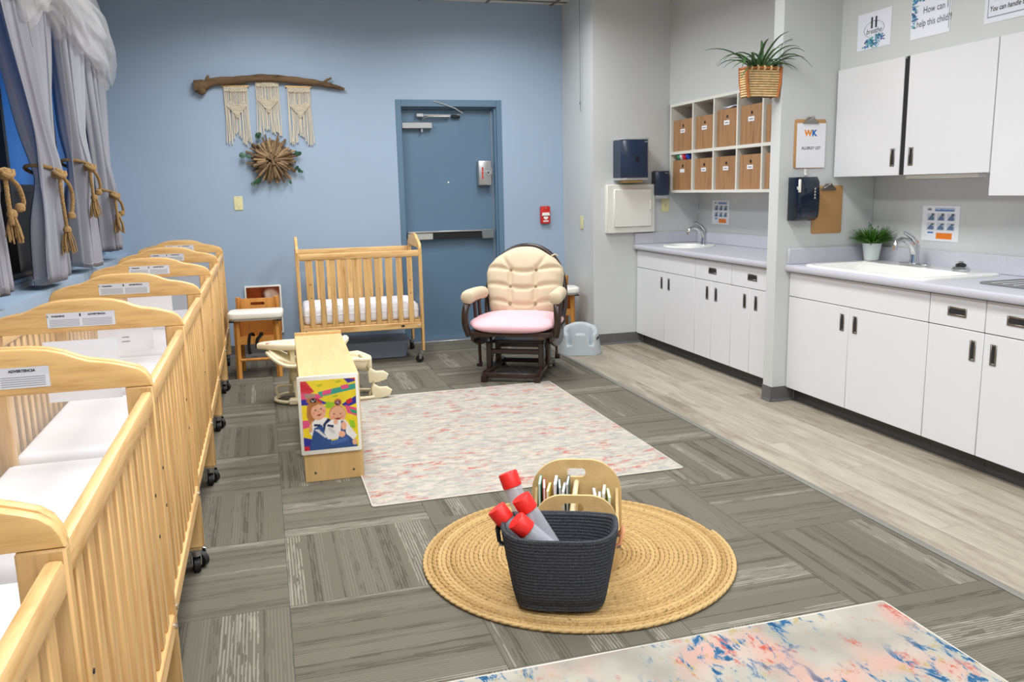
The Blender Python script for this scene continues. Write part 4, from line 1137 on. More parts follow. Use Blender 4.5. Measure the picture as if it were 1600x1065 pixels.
def tieback(label, y0, y1, z, xin, xout, knot_y, drop=.34, tassel=True):
    t = thing('rope_tieback', label, 'tieback', (xout, knot_y, z - .05), 0, 'jute rope tiebacks')
    o = Vector((xout, knot_y, z - .05))
    loop = []
    for k in range(20):
        a = 2 * PI * k / 20
        yy_ = (y0 + y1) / 2 + (y1 - y0) / 2 * math.cos(a); x_ = (xin + xout) / 2 + (xout - xin) / 2 * math.sin(a)
        loop.append((x_, yy_, z - .05 * (1 + math.cos(a)) / 2 - .01 * math.sin(a)))
    b = rope(B(), loop + [loop[0]], .0095, 30).xform(Matrix.Translation(-o)); b.obj('loop', M['rope'], t)
    kn = Vector((xout + .004, knot_y, z - .045))
    B().lathe([(.004, -.026), (.022, -.02), (.030, 0), (.022, .02), (.004, .026)], 10).tube([(.03 * math.cos(a), .03 * math.sin(a), .012 * math.sin(2 * a)) for a in np.linspace(0, 2 * PI, 13)[:-1]], .010, 6, True).xform(Matrix.Translation(kn - o)).obj('knot', M['rope'], t)
    e1 = [kn, kn + Vector((.006, -.025, -.10)), kn + Vector((.008, -.02, -.2)), kn + Vector((.008, .0, -drop + .06))]
    e2 = [kn, kn + Vector((.03, .05, -.05)), kn + Vector((.035, .08, -.12)), kn + Vector((.025, .06, -drop * .62))]
    rope(B(), smooth_path(e1, 10), .009, 14).xform(Matrix.Translation(-o)).obj('rope_end', M['rope'], t)
    rope(B(), smooth_path(e2, 10), .009, 13).xform(Matrix.Translation(-o)).obj('rope_end', M['rope'], t)
    for e in (e1, e2):
        p = e[-1]
        B().lathe([(.004, -.018), (.018, -.012), (.021, 0), (.016, .014), (.006, .02)], 9).xform(Matrix.Translation(p - o)).obj('end_knot', M['rope'], t)
    if tassel:
        b = B(); p = e1[-1]; rg = random.Random(int(knot_y * 100))
        for k in range(26):
            a = rg.uniform(0, 2 * PI); r = .03 * rg.random() ** .5; ln = rg.uniform(.09, .125)
            b.tube([p + Vector((r * .3 * math.cos(a), r * .3 * math.sin(a), 0)), p + Vector((r * math.cos(a), r * math.sin(a), -ln * .5)), p + Vector((r * 1.2 * math.cos(a + .3), r * 1.2 * math.sin(a + .3), -ln))], .0035, 4)
        b.xform(Matrix.Translation(-o)).obj('tassel', M['rope'], t)
    return t
curtain('grey curtain cut off by the left edge of the photo', (3.70, 1.1), (3.82, .27), (3.80, .42), -1.09, 4, .055, .4, zb=1.02)
curtain('grey tied-back curtain with the largest rope tassel, in front of the blue and black window', (4.90, 1.15), (4.95, .30), (4.88, .44), -1.085, 5, .058, 1.1, zb=.985)
curtain('grey tied-back curtain in the middle, between two other curtains', (5.95, .72), (5.81, .27), (5.82, .44), -1.08, 4, .058, 2.0, ztie=1.58, zb=.99)
curtain('grey tied-back curtain at the far end by the blue wall', (6.78, .80), (6.67, .27), (6.76, .40), -1.085, 4, .052, .2, ztie=1.44, zb=1.03)
tieback('jute rope tie on the curtain cut off by the left edge', 3.66, 3.98, 1.55, -1.165, -.975, 3.86, .22)
tieback('jute rope tie with long frayed tassel on the wide curtain beside the blue window', 4.83, 5.11, 1.57, -1.150, -.978, 4.85, .34)
tieback('jute rope tie on the middle curtain', 5.69, 5.96, 1.63, -1.150, -.978, 5.70, .24)
tieback('jute rope tie on the far curtain by the blue wall', 6.54, 6.82, 1.46, -1.150, -.982, 6.55, .20)
t = thing('curtain_rod', 'slim grey curtain rod hidden behind the white tulle', 'curtain rod', (-1.1, 5.0, 2.58))
B().cyl((0, -2.3, 0), (0, 2.45, 0), .012).obj('rod', M['steel'], t)
for y in (-2.2, .1, 2.35): B().box(-.10, .0, y - .01, y + .01, -.01, .01).obj('bracket', M['steel'], t, smooth=False)
def tulle():
    t = thing('tulle_valance', 'bunched white tulle swagged along the top of the curtains', 'valance', (-1.03, 6.0, 2.5))
    o = Vector((-1.03, 6.0, 2.5))
    ys = [(3.2, 2.60, .13), (3.7, 2.56, .17), (4.2, 2.58, .15), (4.6, 2.55, .19), (4.95, 2.50, .24), (5.2, 2.55, .17), (5.32, 2.56, .15), (5.6, 2.53, .20), (6.0, 2.53, .22), (6.4, 2.52, .22), (6.75, 2.46, .21), (7.0, 2.40, .19), (7.2, 2.34, .13), (7.3, 2.31, .05)]
    def fn(u, v):
        y = 3.2 + 4.1 * v
        zc = smooth_interp(y, [(a, b_) for a, b_, c in ys]); r = smooth_interp(y, [(a, c) for a, b_, c in ys])
        a = 2 * PI * u
        w = 1 + .09 * math.sin(5 * a + 3.1 * y) + .06 * math.sin(9 * a - 2.3 * y) + .035 * math.sin(16 * a + 4 * y) + .05 * math.sin(2 * a + 6.5 * y)
        return (-1.045 + .55 * r * w * math.cos(a) + .02 * math.sin(6 * y), y + .02 * math.sin(7 * a + 3 * y), zc + r * w * math.sin(a))
    B().grid(fn, 64, 120, True).xform(Matrix.Translation(-o)).obj('outer_layer', M['tulle'], t, ang=180)
    def fn2(u, v):
        x, y, z = fn((u + .07 * math.sin(14 * v)) % 1.0, v); zc = smooth_interp(3.2 + 4.1 * v, [(a, b_) for a, b_, c in ys])
        k = .72 + .12 * math.sin(11 * 2 * PI * u + 9 * v)
        return (-1.045 + (x + 1.045) * k, y, zc + (z - zc) * k)
    B().grid(fn2, 72, 120, True).xform(Matrix.Translation(-o)).obj('inner_layer', M['tulle'], t, ang=180)
tulle()

# ------------------------------------------------------------------ wall decor on the blue wall
YW = YB - .035
t = thing('driftwood_branch', 'weathered driftwood branch hung on the blue wall above the woven hangings', 'branch', (.15, YW, 2.33))
pts = smooth_path([(-.60, 0, -.04), (-.52, 0, -.03), (-.44, 0, .0), (-.25, 0, .015), (-.05, 0, .035), (.15, 0, .025), (.35, 0, .005), (.50, 0, -.02), (.62, 0, -.05)], 40)
rr = [interp(i / 40, [(0, .05), (.05, .062), (.11, .045), (.2, .034), (.6, .030), (.85, .024), (1, .012)]) * (1 + .08 * math.sin(i * 1.7)) for i in range(41)]
B().tube(pts, [min(r, .034 if i > 8 else .05) for i, r in enumerate(rr)], 12).obj('branch', M['drift'], t)
B().tube([(-.56, -.005, -.03), (-.545, -.01, -.075), (-.53, -.015, -.10)], [.045, .04, .022], 9).obj('root_knob', M['drift'], t)
B().tube([(-.50, 0, -.0), (-.49, -.005, .035), (-.485, -.005, .05)], [.022, .014, .007], 7).obj('twig_stub', M['drift'], t)
B().tube([(.44, 0, .0), (.475, -.004, .025), (.515, -.004, .042)], [.012, .011, .008], 8).obj('side_twig', M['drift'], t)
def macrame(label, cx, zt, seed, ln):
    t = thing('macrame_hanging', label, 'wall hanging', (cx, YB - .018, zt), 0, 'macrame wall hangings')
    B().cyl((-.11, 0, 0), (.11, 0, 0), .008, None, 10).obj('dowel', M['pineX'], t)
    rg = random.Random(seed); n = 17; w = .185
    for k in range(n):
        x = -w / 2 + w * k / (n - 1)
        d = ln - .035 + .04 * abs(k - n // 2) / (n // 2) + rg.uniform(-.03, .02) - (.05 if abs(k - n // 2) < 3 and seed != 2 else 0)
        pts = [(x, -.002, -.005), (x + rg.uniform(-.003, .003), 0, -.15), (x + rg.uniform(-.006, .006), 0, -.3), (x * 1.04 + rg.uniform(-.008, .008), 0, -d)]
        B().tube(smooth_path(pts, 10), [.0040] * 9 + [.0046, .0050], 6).obj('cotton_cord', M['cord'], t)
    # woven lattice bands: header and heart made of crossing cords
    def lattice(nm, test, y=-.009):
        b = B(); st = .0165
        for i in range(-20, 21):
            for sg in (-1, 1):
                seg = []
                for q in range(-46, 47):
                    s_ = q * .006; px = s_; pz = sg * s_ + i * st * 1.2
                    if test(px, pz): seg.append((px, y - .0025 * math.sin(q * 1.2 + i * PI + (0 if sg > 0 else PI)), pz))
                    else:
                        if len(seg) > 1: b.tube(seg, .0046, 5)
                        seg = []
                if len(seg) > 1: b.tube(seg, .0046, 5)
        b.obj(nm, M['cord'], t)
    lattice('woven_header', lambda x, z: abs(x) < w / 2 and -.05 < z < -.008)
    def heart(x, z):
        q = abs(x)
        if q > .088: return False
        top = -.125 - .035 * abs(math.cos(PI * (q / .088) )) * 0 - (.03 * (1 - abs(q - .05) / .05))*-1 - .03
        return (-.265 + 1.35 * q) < z < top
    lattice('woven_heart', heart)
    return t
macrame('woven cotton hanging with heart pattern, left of the three on the branch', -.13, 2.30, 1, .48)
macrame('woven cotton hanging with heart pattern, middle one behind the driftwood star', .127, 2.343, 2, .44)
macrame('woven cotton hanging with heart pattern, right of the three on the branch', .385, 2.30, 3, .48)
t = thing('driftwood_star', 'starburst of driftwood sticks with green leaves on the blue wall', 'wall decor', (.125, YB - .055, 1.69))
rg = random.Random(21)
B().lathe([(.10, -.01), (.10, .01)], 20).xform(Matrix.Translation((0, .045, 0)) @ Matrix.Rotation(PI / 2, 4, 'X')).obj('backing_disc', M['drift'], t)
ns = 112
for k in range(ns):
    a = 2 * PI * k / ns + rg.uniform(-.14, .14); layer = k % 3
    r0 = rg.uniform(.015, .07); r1 = rg.uniform(.155, .222) - .022 * layer
    yb = .025 - .03 * layer
    st = rg.uniform(.008, .017)
    pts = [(r0 * math.cos(a), yb - .02, r0 * math.sin(a)), ((r0 + r1) / 2 * math.cos(a + .03), yb - .012 + rg.uniform(-.006, .006), (r0 + r1) / 2 * math.sin(a + .03)), (r1 * math.cos(a + rg.uniform(-.06, .06)), yb + rg.uniform(-.01, .01), r1 * math.sin(a))]
    B().tube(pts, [st * .7, st, st * rg.uniform(.6, .95)], 7).obj('driftwood_stick', M['drift2'] if k % 5 else M['drift'], t)
for k in range(6):
    a = rg.uniform(0, 2 * PI)
    B().tube([(-.04 * math.cos(a), -.065 + .004 * k, -.04 * math.sin(a)), (.045 * math.cos(a), -.062 + .004 * k, .045 * math.sin(a))], [.010, .013], 7).obj('driftwood_stick', M['drift2'], t)
def leaf_disc(b, c, r, az, el):
    n = 10; V = [c]; 
    e1 = Vector((math.cos(az), 0, math.sin(az))); e2 = Vector((-math.sin(az) * math.cos(el), -math.sin(el), math.cos(az) * math.cos(el)))
    for k in range(n):
        a = 2 * PI * k / n; V.append(Vector(c) + e1 * r * 1.25 * math.cos(a) + e2 * r * math.sin(a) + Vector((0, -.004 * math.cos(2 * a), 0)))
    b.add(V, [(0, 1 + k, 1 + (k + 1) % n) for k in range(n)])
for (x, z) in ((-.235, .045), (-.245, .035), (-.14, -.185), (-.165, -.20), (-.12, -.17), (.225, .05), (.205, .06), (.22, -.09), (.24, -.10), (-.105, .20), (-.09, .215), (.14, -.19), (-.19, .03), (.2, -.07)):
    b = B(); leaf_disc(b, Vector((x, -.0 + rg.uniform(-.01, .01), z)), rg.uniform(.012, .022), rg.uniform(0, 3), rg.uniform(.1, .7))
    b.tube([(x * .75, .01, z * .75), (x, 0, z)], .0016, 4)
    lo = b.obj('leaf', M['leaf3'], t, ang=80)
# ------------------------------------------------------------------ rugs
def rug(name, label, x0, x1, y0, y1, m, th, curl=None):
    cx, cy = (x0 + x1) / 2, (y0 + y1) / 2
    t = thing(name, label, 'rug', (cx, cy, 0.0))
    hx, hy = (x1 - x0) / 2, (y1 - y0) / 2
    def top(u, v):
        x, y = -hx + 2 * hx * u, -hy + 2 * hy * v
        z = th + .0008 * math.sin(7 * x + 3 * y) * math.sin(5 * y)
        return (x, y, z)
    b = B().grid(top, 40, 50)
    n = 40
    per = [(i / 39, 0) for i in range(40)] + [(1, j / 49) for j in range(1, 50)] + [(1 - i / 39, 1) for i in range(1, 40)] + [(0, 1 - j / 49) for j in range(1, 49)]
    P = [top(u, v) for u, v in per]
    o = len(b.v); m_ = len(P)
    b.v += P + [(p[0], p[1], .0005) for p in P]
    b.f += [(o + i, o + (i + 1) % m_, o + m_ + (i + 1) % m_, o + m_ + i) for i in range(m_)] + [tuple(range(o + m_, o + 2 * m_))]
    b.obj('pile', m, t, ang=60)
    B().tube([(x, y, th * .6) for x, y in rounded(-hx, hx, -hy, hy, .012, 3)], th * .55, 6, True).obj('edge_binding', plain(name + '_binding', (206, 200, 190), .9), t)
    return t
rug('area_rug', 'pale grey rug with faded coral patches in front of the glider chair', .39, 1.945, 3.632, 5.69, M['rug1'], .007)
rug('area_rug', 'abstract rug with blue and coral splashes at the bottom edge', -.2, 1.915, .55, 2.168, M['rug2'], .010)

# round braided jute rug: one long coil of twisted strands
t = thing('jute_rug', 'round braided jute rug under the charcoal basket', 'rug', (1.08, 2.865, 0))
RJ, NR = .602, 34
pit_ = RJ / NR
b = B()
for st in range(3):
    path = []; a = .6; r = pit_ * .6
    while r < RJ - pit_ * .45:
        r = pit_ * (.55 + a / (2 * PI)) - .0
        s_ = pit_ * NR
        ph = 2 * PI * st / 3 + (r * a) / .016 * .5
        off = .0042 * math.cos(ph); zz = .0085 + .0022 * math.sin(ph)
        path.append(((r + off) * math.cos(a), (r + off) * math.sin(a), zz))
        a += .012 / max(r, .03)
    b.tube(path, .0062, 5)
b.obj('braid', M['jute'], t, ang=180)
B().lathe([(RJ - .012, .001), (RJ - .012, .006)], 64).obj('backing', M['jute'], t)

# charcoal rope basket
BR = R(-22)
bk = thing('rope_basket', 'charcoal coiled rope basket with leather handles on the jute rug', 'basket', (.885, 2.505, .014), BR)
HB = .270; NC = 24
def bk_dims(s_):
    e = sm(min(1, s_ / .08))
    return (.114 + .03 * e + .048 * s_, .072 + .03 * e + .028 * s_)
def wallz(ang, s_): return HB * s_ + (.018 * abs(math.cos(ang)) ** 4 * s_ ** 3)
def bfn(inner):
    def fn(u, v):
        a = 2 * PI * u; s_ = v
        rx, ry = bk_dims(s_)
        rip = .0046 * abs(math.sin(PI * NC * s_)) if s_ > .005 else 0
        p = 3.2
        c, q = math.cos(a), math.sin(a)
        k = (rx - .009 - rip * .6 if inner else rx + rip), (ry - .009 - rip * .6 if inner else ry + rip)
        sag = .010 * math.exp(-((s_ - .12) / .07) ** 2) * (-1 if q < 0 else 0)
        x = k[0] * abs(c) ** (2 / p) * (1 if c >= 0 else -1); y = k[1] * abs(q) ** (2 / p) * (1 if q >= 0 else -1)
        return (x, y - sag, wallz(a, s_) + (.006 if inner else 0) * (1 - s_))
    return fn
b = B().grid(bfn(False), 72, NC * 5, True)
o1 = len(b.v); b.grid(bfn(True), 72, NC * 5, True)
n = 72; top0 = (NC * 5 - 1) * n
b.f += [(top0 + i, top0 + (i + 1) % n, o1 + top0 + (i + 1) % n, o1 + top0 + i) for i in range(n)]
b.f += [tuple(reversed(range(n))), tuple(o1 + i for i in range(n))]
b.obj('coiled_wall', M['coil'], bk, ang=180)
rim = [Vector(bfn(False)(k / 60, 1.0)) * Vector((1, 1, 1)) for k in range(60)]
B().tube([(p.x * .985, p.y * .985, p.z) for p in rim], .0062, 7, True).obj('rim', M['coil'], bk)
for sx, mm in ((1, 'leather'), (-1, 'blackm')):
    x = sx * (bk_dims(.9)[0])
    B().tube([(x - sx * .004, -.045, .225), (x + sx * .012, -.045, .235), (x + sx * .02, -.02, .262), (x + sx * .02, .02, .262), (x + sx * .012, .045, .235), (x - sx * .004, .045, .225)], .0095, 8, flat=(.35, 1.3)).obj('handle', M[mm], bk)
    for y in (-.045, .045): B().cyl((x, y, .222), (x + sx * .014, y, .224), .005, None, 8).obj('rivet', M['steel'], bk)

# four clear tubes with red caps leaning out of the basket
caps = [((.765, 2.70, .418), 'topmost red-capped clear tube leaning out of the charcoal basket'), ((.775, 2.575, .372), 'red-capped clear tube at the right of the four in the basket'),
        ((.695, 2.60, .335), 'leftmost red-capped clear tube in the charcoal basket'), ((.735, 2.50, .326), 'lowest red-capped clear tube, nearest the basket front')]
bots = [(.87, 2.57, .04), (.955, 2.50, .05), (.88, 2.50, .06), (.985, 2.44, .085)]
for (c, lab), bt in zip(caps, bots):
    t = thing('sensory_tube', lab, 'tube', bt, 0, 'red-capped tubes in the basket')
    d = Vector(c) - Vector(bt); ln = d.length; q = Vector((0, 0, 1)).rotation_difference(d.normalized()).to_matrix().to_4x4()
    r = .031
    b = B().lathe([(.012, 0), (r - .004, .002), (r, .010), (r, ln - .052), (r - .003, ln - .046), (r - .003, ln - .01)], 24, cap1=True); b.xform(q).obj('clear_tube', M['tubeclear'], t)
    B().lathe([(r - .001, ln - .047), (r + .003, ln - .045), (r + .003, ln + .004), (r + .001, ln + .007), (.004, ln + .008)], 28).xform(q).obj('cap', M['red'], t)
    B().lathe([(.003, ln + .0075), (.002, ln + .009)], 8).xform(q).obj('cap_nub', M['red'], t)
    B().lathe([(r - .003, .012), (r - .003, ln * .55)], 20).xform(q).obj('filling', clear_mat('cloudy_water', (170, 175, 205), 0.35, 0.1) if c[0] == .765 else bpy.data.materials['cloudy_water'], t)

# wooden book caddy
cd = thing('book_caddy', 'pale plywood caddy with arched panels and handle slot behind the basket', 'caddy', (1.055, 2.80, .014), R(-22))
def arch_panel(w, h, r, n=10):
    o = [(-w / 2, 0), (w / 2, 0)]
    for k in range(n + 1): a = R(90 * k / n); o.append((w / 2 - r + r * math.cos(a), h - r + r * math.sin(a)))
    for k in range(n + 1): a = R(90 + 90 * k / n); o.append((-w / 2 + r + r * math.cos(a), h - r + r * math.sin(a)))
    return o
def panel_with_hole(out, hole, y0, y1):
    """outline minus slot, both as polygons; built by triangle fill"""
    bm = bmesh.new()
    def ring(pts, y):
        vs = [bm.verts.new((x, y, z)) for x, z in pts]; es = [bm.edges.new((vs[i], vs[(i + 1) % len(vs)])) for i in range(len(vs))]; return vs, es
    V = []
    for y in (y0, y1):
        v1, e1 = ring(out, y); v2, e2 = ring(hole, y)
        bmesh.ops.triangle_fill(bm, edges=e1 + e2, use_beauty=True); V.append((v1, v2))
    for k in (0, 1):
        a, c = V[0][k], V[1][k]; n = len(a)
        for i in range(n): bm.faces.new((a[i], a[(i + 1) % n], c[(i + 1) % n], c[i]))
    bmesh.ops.recalc_face_normals(bm, faces=bm.faces[:])
    return B().bm(bm)
slot = lambda cx, cz, w, h: list(reversed(rounded(cx - w / 2, cx + w / 2, cz - h / 2, cz + h / 2, h / 2 - .001, 6)))
panel_with_hole(arch_panel(.345, .362, .13), slot(0, .310, .072, .036), .095, .110).obj('back_panel', M['maple'], cd, ang=30)
panel_with_hole(arch_panel(.30, .285, .10), slot(-.01, .235, .08, .04), -.085, -.072).obj('front_panel', M['maple'], cd, ang=30)
B().box(-.16, .16, -.072, .095, .0, .014, .002).obj('base_board', M['maple'], cd)
B().box(-.006, .006, -.072, .095, .014, .19).obj('divider', M['maple'], cd, smooth=False)
B().prism([(-.072, .014), (.095, .014), (.095, .25), (.06, .2), (-.02, .15), (-.072, .15)], .148, .160, 'x', .002).obj('side_panel', M['maple'], cd)
B().prism([(-.072, .014), (.095, .014), (.095, .25), (.06, .2), (-.02, .15), (-.072, .15)], -.160, -.148, 'x', .002).obj('side_panel', M['maple'], cd)
B().tube([(-.012, -.10, .222), (.0, .10, .272)], .011, 10).obj('dowel_handle', plain('pale_dowel', (238, 220, 176), .5), cd)
Mc = Matrix.Translation((1.055, 2.80, .014)) @ Matrix.Rotation(R(-22), 4, 'Z')
books = [(-.135, (70, 150, 110), 'green'), (-.120, (200, 50, 60), 'red'), (-.102, (235, 205, 80), 'yellow'), (-.076, (238, 238, 238), 'white'), (-.062, (60, 110, 110), 'teal'), (-.045, (245, 245, 245), 'plain white'), (-.030, (52, 92, 88), 'dark teal'),
         (.070, (235, 238, 240), 'pale'), (.088, (210, 226, 240), 'light blue'), (.105, (240, 236, 214), 'ivory'), (.122, (200, 214, 150), 'pale green')]
for k, (x, c, nm) in enumerate(books):
    left = x < 0
    t = thing('board_book', '%s small book in the %s half of the plywood caddy' % (nm, 'left' if left else 'right'), 'book', Mc @ Vector((x, .03, .0145)), R(-22) + R(4 * math.sin(k * 2)), 'books in the caddy')
    h = (.290 if left else .255) - .014 * (k % 3); d = .10; th = .010
    m_ = plain('cover_' + nm.replace(' ', '_'), c, .45)
    B().box(-th / 2, -th / 2 + .0018, -d / 2, d / 2, 0, h).box(th / 2 - .0018, th / 2, -d / 2, d / 2, 0, h).box(-th / 2, th / 2, d / 2 - .0018, d / 2, 0, h).obj('cover', m_, t, smooth=False)
    B().box(-th / 2 + .0018, th / 2 - .0018, -d / 2 + .003, d / 2 - .0018, .002, h - .002).obj('pages', M['paper'], t, smooth=False)

# ------------------------------------------------------------------ low shelf with the photo of two children
dv = thing('shelf_divider', 'low pale-wood shelf unit seen end-on with a photo on its end', 'shelf unit', (.2615, 4.072, 0), R(-1.3))
w, h, L_ = .143, .528, 1.275
B().box(-w, w, 0, .018, 0, h, .002).obj('end_panel', M['mapleZ'], dv)
B().box(-w, w, L_ - .018, L_, 0, h + .018, .002).obj('end_panel', M['mapleZ'], dv)
B().box(-w, w, .018, L_ - .018, h - .018, h, .002).obj('top_board', M['maple'], dv)
B().box(-w, w, .018, L_ - .018, .04, .058, .002).obj('bottom_shelf', M['maple'], dv)
B().box(-w + .004, -w + .012, .018, L_ - .018, .058, h - .018).obj('back_panel', M['maple'], dv, smooth=False)
B().box(-w + .012, w, L_ * .5 - .009, L_ * .5 + .009, .058, h - .018).obj('partition', M['maple'], dv, smooth=False)
B().box(-w + .012, w, .018, L_ * .5 - .009, .28, .298).box(-w + .012, w, L_ * .5 + .009, L_ - .018, .28, .298).obj('middle_shelf', M['maple'], dv, smooth=False)
for x in (-.093, .093): B().cyl((x, 0, .045), (x, -.002, .045), .006, None, 12).obj('screw', M['steel'], dv)
# photo
ph = thing('photo_placard', 'white-edged photo of two small children in denim overalls on the shelf end', 'photo', (.2535, 4.067, .143), R(-1.3))
PW_, PH_ = .292, .392
B().prism(rounded(-PW_ / 2, PW_ / 2, 0, PH_, .008, 3), -.008, 0, 'y', .002).obj('placard', M['whitep'], ph)
A = PH_ / PW_
P_ = Paint(150, 204, 1 / 1.34, (240, 215, 50))
Yl, Rd, Bl, Gn, Pk, Tl, Lm = (240, 212, 44), (206, 44, 58), (48, 50, 150), (46, 160, 120), (226, 84, 130), (60, 160, 140), (150, 200, 50)
P_.poly([(0, 1), (0, .78), (.25, .84), (.1, 1)], (214, 60, 70)); P_.poly([(0, .97), (0, .86), (.22, .86), (.10, .95)], Rd)
P_.poly([(0, .84), (.35, .80), (.40, .75), (.1, .70), (0, .72)], Pk); P_.poly([(.06, .82), (.26, .81), (.26, .76), (.08, .75)], (170, 140, 130))
P_.poly([(.3, .83), (1, .92), (1, .84), (.36, .76)], Tl); P_.poly([(.40, .845), (.56, .865), (.54, .80), (.38, .78)], Pk); P_.poly([(.72, .90), (.86, .915), (.88, .86), (.74, .845)], Pk)
P_.poly([(.78, 1), (1, 1), (1, .95), (.86, .93)], Bl); P_.poly([(.88, 1), (1, 1), (1, .965)], Rd)
P_.poly([(0, .74), (.3, .74), (.48, .66), (.3, .64), (0, .66)], Bl); P_.poly([(.12, .745), (.3, .735), (.38, .68), (.2, .65)], Rd)
P_.poly([(.72, .63), (1, .74), (1, .63), (.8, .58)], Bl); P_.poly([(.80, .68), (.9, .715), (.93, .66), (.84, .62)], Rd)
P_.poly([(.78, .62), (1, .56), (1, .44), (.82, .50)], Pk); P_.poly([(.86, .56), (1, .52), (1, .47), (.9, .50)], Gn)
P_.poly([(.45, .69), (.62, .66), (.56, .58), (.42, .60)], Lm); P_.poly([(.80, .44), (1, .40), (1, .2), (.8, .28)], Yl); P_.poly([(.84, .40), (.94, .38), (.96, .27), (.86, .28)], Lm)
P_.poly([(0, .60), (.16, .58), (.16, .46), (0, .44)], Yl); P_.poly([(0, .44), (.14, .44), (.14, .34), (0, .32)], Pk); P_.poly([(0, .32), (.14, .30), (.14, .2), (0, .18)], Yl)
P_.poly([(0, .2), (.16, .16), (.12, 0), (0, 0)], Bl); P_.poly([(0, .07), (.1, .06), (.1, 0), (0, 0)], Rd)
# letter shapes on the mat
for x, y in ((.28, .93), (.62, .965), (.55, .76)): P_.poly([(x, y), (x + .1, y + .015), (x + .12, y - .01), (x + .04, y - .02)], (180, 190, 40))
hair, skin, skin2, white, den, dden = (178, 116, 66), (236, 178, 146), (222, 150, 118), (240, 238, 236), (52, 82, 140), (34, 50, 92)
# left child
P_.ell(.22, .62, .10, .13, hair); P_.poly([(.10, .66), (.22, .70), (.25, .40), (.14, .36), (.08, .5)], hair)
P_.poly([(.12, .36), (.24, .45), (.44, .46), (.62, .30), (.60, .16), (.22, .16), (.12, .24)], white)
P_.poly([(.20, .32), (.34, .36), (.46, .18), (.60, .0), (.10, .0), (.14, .16)], den); P_.poly([(.2, .38), (.32, .37), (.31, .335), (.2, .345)], dden)
P_.poly([(.36, .36), (.46, .45), (.52, .42), (.44, .26), (.38, .28)], dden)
P_.ell(.30, .555, .135, .125, skin, -.15); P_.poly([(.18, .68), (.32, .695), (.40, .63), (.30, .665), (.19, .62)], hair)
P_.ell(.245, .575, .018, .010, (64, 50, 48)); P_.ell(.345, .59, .018, .010, (64, 50, 48)); P_.poly([(.25, .505), (.36, .525), (.31, .485)], (170, 62, 60)); P_.ell(.30, .55, .014, .014, skin2)
P_.ell(.21, .535, .025, .022, (236, 150, 130)); P_.ell(.39, .56, .02, .02, (236, 150, 130))
P_.ell(.14, .72, .05, .035, hair); P_.ell(.215, .715, .06, .035, (40, 34, 40))
for x, y in ((.19, .72), (.22, .705), (.245, .725), (.20, .70)): P_.ell(x, y, .010, .009, (220, 205, 215))
P_.poly([(.12, .36), (.18, .44), (.16, .27), (.10, .27)], (222, 170, 120))
# right child
P_.ell(.64, .50, .155, .125, (206, 144, 96)); P_.ell(.645, .485, .145, .12, skin)
P_.ell(.575, .50, .017, .009, (64, 50, 48)); P_.ell(.695, .495, .017, .009, (64, 50, 48)); P_.ell(.635, .47, .014, .013, skin2)
P_.poly([(.58, .44), (.70, .44), (.66, .405), (.61, .405)], (150, 54, 56)); P_.ell(.56, .455, .024, .02, (238, 150, 130)); P_.ell(.72, .45, .024, .02, (238, 150, 130))
P_.ell(.66, .665, .07, .05, (186, 110, 76)); P_.ell(.655, .655, .05, .03, (70, 40, 60))
for x, y in ((.64, .66), (.67, .65), (.655, .67)): P_.ell(x, y, .010, .009, (225, 190, 215))
P_.poly([(.42, .36), (.52, .42), (.78, .40), (.86, .30), (.98, .16), (.90, .10), (.76, .20), (.66, .14), (.44, .14), (.38, .24)], white)
P_.poly([(.70, .40), (.76, .38), (.78, .2), (.96, .06), (.98, .0), (.30, .0), (.46, .11), (.62, .13), (.68, .25)], den)
P_.poly([(.44, .36), (.56, .34), (.55, .30), (.44, .33)], dden); P_.poly([(.46, .10), (.8, .16), (.82, .10), (.5, .05)], (70, 104, 166))
P_.ell(.70, .20, .062, .045, skin, .3); P_.ell(.745, .32, .05, .06, skin); P_.ell(.60, .385, .04, .04, skin); P_.ell(.93, .07, .045, .045, skin)
P_.poly([(.44, .3), (.5, .32), (.58, .24), (.56, .2)], (214, 212, 214)); P_.poly([(.2, .3), (.28, .3), (.42, .18), (.4, .16)], (216, 214, 216))
pr = P_.soften(1).obj('photo_print', .262, .348, ph, mat_=PRINT_GLOSS); pr.location = (0, -.0085, .022)

# ------------------------------------------------------------------ baby bouncer behind the shelf
bo = thing('baby_bouncer', 'cream printed baby bouncer with tubular frame behind the low shelf', 'baby bouncer', (.345, 5.80, 0), R(-8))
def seat(u, v):   # u along (head at -x), v across
    x = -.37 + .68 * u
    zc = .365 - .10 * math.sin(PI * min(1, u * 1.15)) * .75 - .17 * u
    wv = .155 * (1 - .75 * abs(2 * u - 1) ** 5)
    a = (v - .5) * 2
    return (x, wv * math.sin(a * PI / 2), zc + .085 * (1 - math.cos(a * PI / 2)) * 1.1 * sm((u - .12) / .4) - .02)
o = B().grid(seat, 30, 18).obj('seat_pad', M['babyfab'], bo, ang=180); md = o.modifiers.new('pad', 'SOLIDIFY'); md.thickness = .03; md.offset = 1
edge = [Vector(seat(u, 0)) for u in np.linspace(0, 1, 24)] + [Vector(seat(1, v)) for v in np.linspace(0, 1, 8)] + [Vector(seat(u, 1)) for u in np.linspace(1, 0, 24)] + [Vector(seat(0, v)) for v in np.linspace(1, 0, 8)]
B().tube(edge, .013, 7, True).obj('pad_edge', M['babyfab'], bo)
